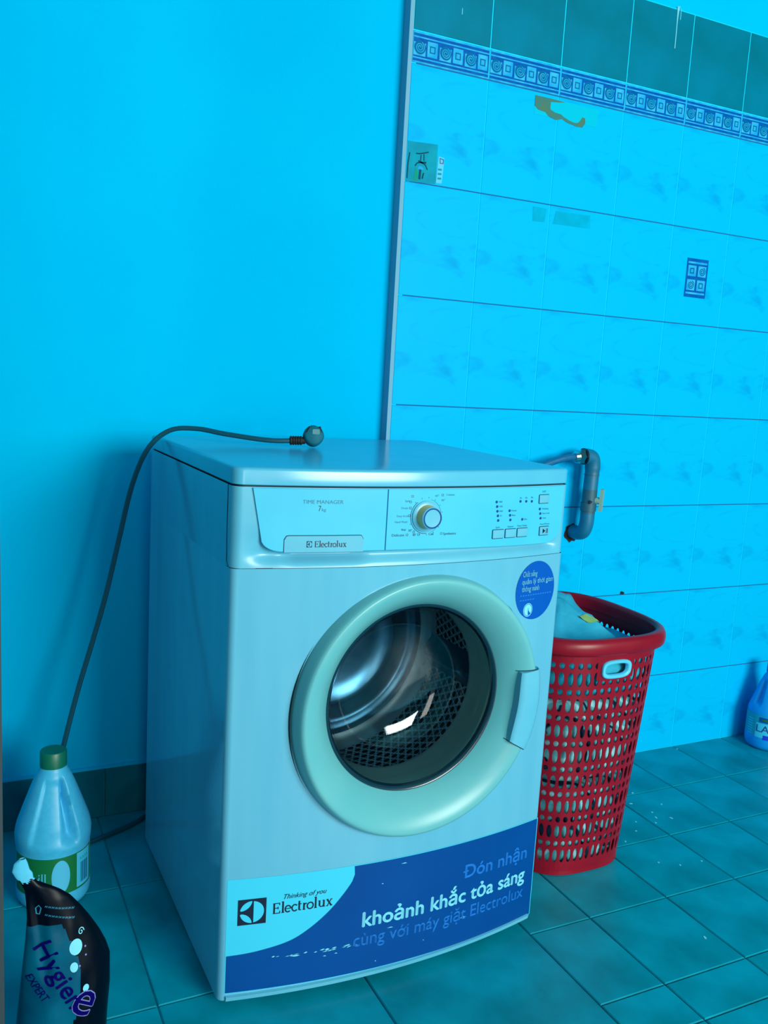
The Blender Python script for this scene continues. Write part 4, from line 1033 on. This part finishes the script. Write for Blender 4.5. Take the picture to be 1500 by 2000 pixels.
for k in range(8):
    ex, ez = 0.0016*math.cos(PI*k/4), 0.0016*math.sin(PI*k/4); slant('e', 0.1415+ex, 0.108+ez, 0.1665+ex, 0.092+ez, 0.052, pon(0.0012), 1)
for ex in (-0.0004, 0.0004): slant('e', 0.1415+ex, 0.108, 0.1665+ex, 0.092, 0.052, pon(0.0018), 0)
slant('EXPERT', 0.0845, 0.163, 0.1075, 0.128, 0.0115, pon(0.0012), 0)
stroke(pp, [(0.100, 0.262), (0.104, 0.266), (0.107, 0.262), (0.105, 0.252), (0.101, 0.253)], 0.0015, pon(0.0009), 2, True)
# two lines of print too small to read, and a curl
for k, zz_ in enumerate((0.2635, 0.2510)):
    for q in range(9):
        x = 0.112+0.0046*q; z = zz_-0.0013*q; stroke(pp, [(x, z), (x+0.0012, z+0.0022), (x+0.0024, z-0.0004), (x+0.0036, z+0.0016)], 0.0009, pon(0.0009), 2)
stroke(pp, [(0.161+0.0045*(1-t/14)*math.cos(t*0.7), 0.219+0.0060*(1-t/14)*math.sin(t*0.7)) for t in range(13)], 0.0012, pon(0.0010), 3)
for x, z, r in ((0.1530, 0.200, 0.0115), (0.1500, 0.172, 0.007), (0.1665, 0.136, 0.0055)):
    pp.poly([pon(0.0011)(x+r*0.8*math.cos(2*PI*k/20), z+r*math.sin(2*PI*k/20)) for k in range(20)], 3)
for x, z in ((0.1665, 0.197), (0.1670, 0.185), (0.158, 0.172)):
    pp.poly([pon(0.0011)(x+0.0013*math.cos(2*PI*k/8), z+0.0015*math.sin(2*PI*k/8)) for k in range(8)], 1)
for k, mi in enumerate((3, 2, 3, 4)):
    z = 0.079-0.0055*k; pp.poly([pon(0.0011)(a, b_) for a, b_ in ((0.138, z), (0.148, z-0.002), (0.158, z-0.003), (0.159, z-0.0075), (0.148, z-0.006), (0.138, z-0.004))], mi)
pp.build('pouch_print', [POUCHI, POUCHO, POUCHL, STTXT, POUCHR], pbod, 0)

# ------------------------------------------------------------------ things stuck on the tiles
def on_wall(name, pts, mat, label, cat, th=0.0008, grp=None, z_=None):
    cx = sum(p_[0] for p_ in pts)/len(pts); cz = min(p_[1] for p_ in pts)
    mb = MB(); mb.prism([(x-cx, z-cz) for x, z in pts], lambda u, v, d: (u, -d, v), th)
    o = mb.build(name, mat, None, 0, fix=True); o.location = (cx, TY-0.0001, cz); tag(o, label, cat, grp); return o, cx, cz
cd, cx, cz = on_wall('picture_card', [(0.9290, 1.4815), (1.0042, 1.4853), (1.0044, 1.5710), (0.9290, 1.5677)], CARD, 'teal picture card stuck on the tiles beside the grey edge', 'card')
cdm = MB(); wf = lambda x, z: (x-cx, -0.0012, z-cz)
for pts, wd in (([(0.950, 1.544), (0.958, 1.5445), (0.968, 1.547), (0.982, 1.5515)], 0.0028), ([(0.963, 1.543), (0.9625, 1.530)], 0.0026), ([(0.970, 1.545), (0.971, 1.531)], 0.0026), ([(0.957, 1.529), (0.966, 1.5265), (0.977, 1.528)], 0.004),
                ([(0.949, 1.517), (0.954, 1.524), (0.964, 1.527), (0.975, 1.523), (0.981, 1.513)], 0.003), ([(0.963, 1.511), (0.962, 1.490)], 0.0055), ([(0.972, 1.505), (0.969, 1.492)], 0.0036), ([(0.934, 1.544), (0.931, 1.520), (0.9305, 1.488)], 0.003)):
    stroke(cdm, pts, wd, wf, 0)
cdm.poly([wf(0.947, 1.487), wf(0.956, 1.486), wf(0.956, 1.508), wf(0.951, 1.513)], 1)
cdm.poly([wf(0.956, 1.512), wf(0.972, 1.511), wf(0.968, 1.518), wf(0.960, 1.519)], 2)
cdm.build('card_print', [CARDD, CARDGR, BORD], cd, 0)
lbx, cx2, cz2 = on_wall('label_strip', [(1.0052, 1.4880), (1.0200, 1.4890), (1.0235, 1.5445), (1.0080, 1.5465)], FASCIA, 'narrow pale printed label strip right of the picture card', 'label')
lm = MB(); wf2 = lambda x, z: (x-cx2, -0.0012, z-cz2)
for z in (1.4985, 1.5085, 1.518): stroke(lm, [(1.0085, z), (1.0180, z+0.0006)], 0.0042, wf2, 0)
stroke(lm, [(1.0120, 1.5425), (1.0215, 1.5405), (1.0205, 1.5325), (1.0130, 1.5320)], 0.0028, wf2, 1, True)
lm.build('strip_print', [CARD, LBLB], lbx, 0)
tp, cx3, cz3 = on_wall('tape_remnant', [(1.2585, 1.6815), (1.4436, 1.6812), (1.4466, 1.7224), (1.2568, 1.7239)], TAPE, 'torn tape remnant with brown glue just under the blue border', 'tape', 0.0004)
gm = MB(); wf3 = lambda x, z: (x-cx3, -0.0009, z-cz3)
for pg in ([(1.2575, 1.7232), (1.2575, 1.700), (1.268, 1.6925), (1.290, 1.690), (1.303, 1.700), (1.303, 1.7155), (1.330, 1.7190), (1.345, 1.7222), (1.300, 1.7232)],
           [(1.290, 1.690), (1.300, 1.682), (1.322, 1.678), (1.340, 1.683), (1.335, 1.693), (1.318, 1.694), (1.306, 1.698), (1.303, 1.700)],
           [(1.340, 1.683), (1.354, 1.6775), (1.385, 1.673), (1.378, 1.680), (1.362, 1.683), (1.345, 1.688), (1.335, 1.693)],
           [(1.385, 1.673), (1.402, 1.674), (1.4095, 1.685), (1.408, 1.696), (1.399, 1.697), (1.395, 1.690), (1.389, 1.683), (1.378, 1.680)]):
    gm.poly([wf3(*q) for q in pg])
gm.build('glue_residue', GLUE, tp, 0)
on_wall('tape_square', [(1.2784, 1.4379), (1.3126, 1.4400), (1.3167, 1.4720), (1.2760, 1.4720)], TAPE2, 'small faint square of green tape on the tiles', 'tape', 0.0004)
on_wall('tape_strip', [(1.3380, 1.4390), (1.4524, 1.4410), (1.4500, 1.4720), (1.3450, 1.4700)], TAPE2, 'longer faint green tape strip beside the small tape square', 'tape', 0.0004)

# ------------------------------------------------------------------ paint flecks on the floor
random.seed(12)
fl = MB(); fl.lathe([(0.0, 0.0004), (0.0032, 0.0), (0.0, 0.0)], 6); flm = []
for q in range(3):
    mb = MB(); n = 7; rr = [random.uniform(0.0016, 0.0036) for _ in range(n)]
    mb.rings([[(rr[k]*math.cos(2*PI*k/n)*(1.6 if q == 1 else 1), rr[k]*math.sin(2*PI*k/n), z) for k in range(n)] for z in (0.0, 0.0006)], True, True, True); flm.append(mb.mesh('paint_fleck', FLECK, 0))
for k, (x, y) in enumerate([(1.50, 1.535), (1.565, 1.535), (1.575, 1.56), (1.545, 1.515), (1.60, 1.52), (1.47, 1.50), (1.63, 1.585), (1.555, 1.615), (1.47, 1.60), (1.41, 1.47), (1.60, 1.66), (1.93, 1.84), (1.46, 1.345), (1.31, 1.125), (1.52, 1.34), (1.42, 1.37)]):
    o = link('paint_fleck', flm[k % 3]); o.location = (x, y, 0.0); o.rotation_euler = (0, 0, k*1.3)
    tag(o, 'tiny pale paint fleck on the floor tiles right of the basket', 'paint fleck', 'paint flecks on the floor')
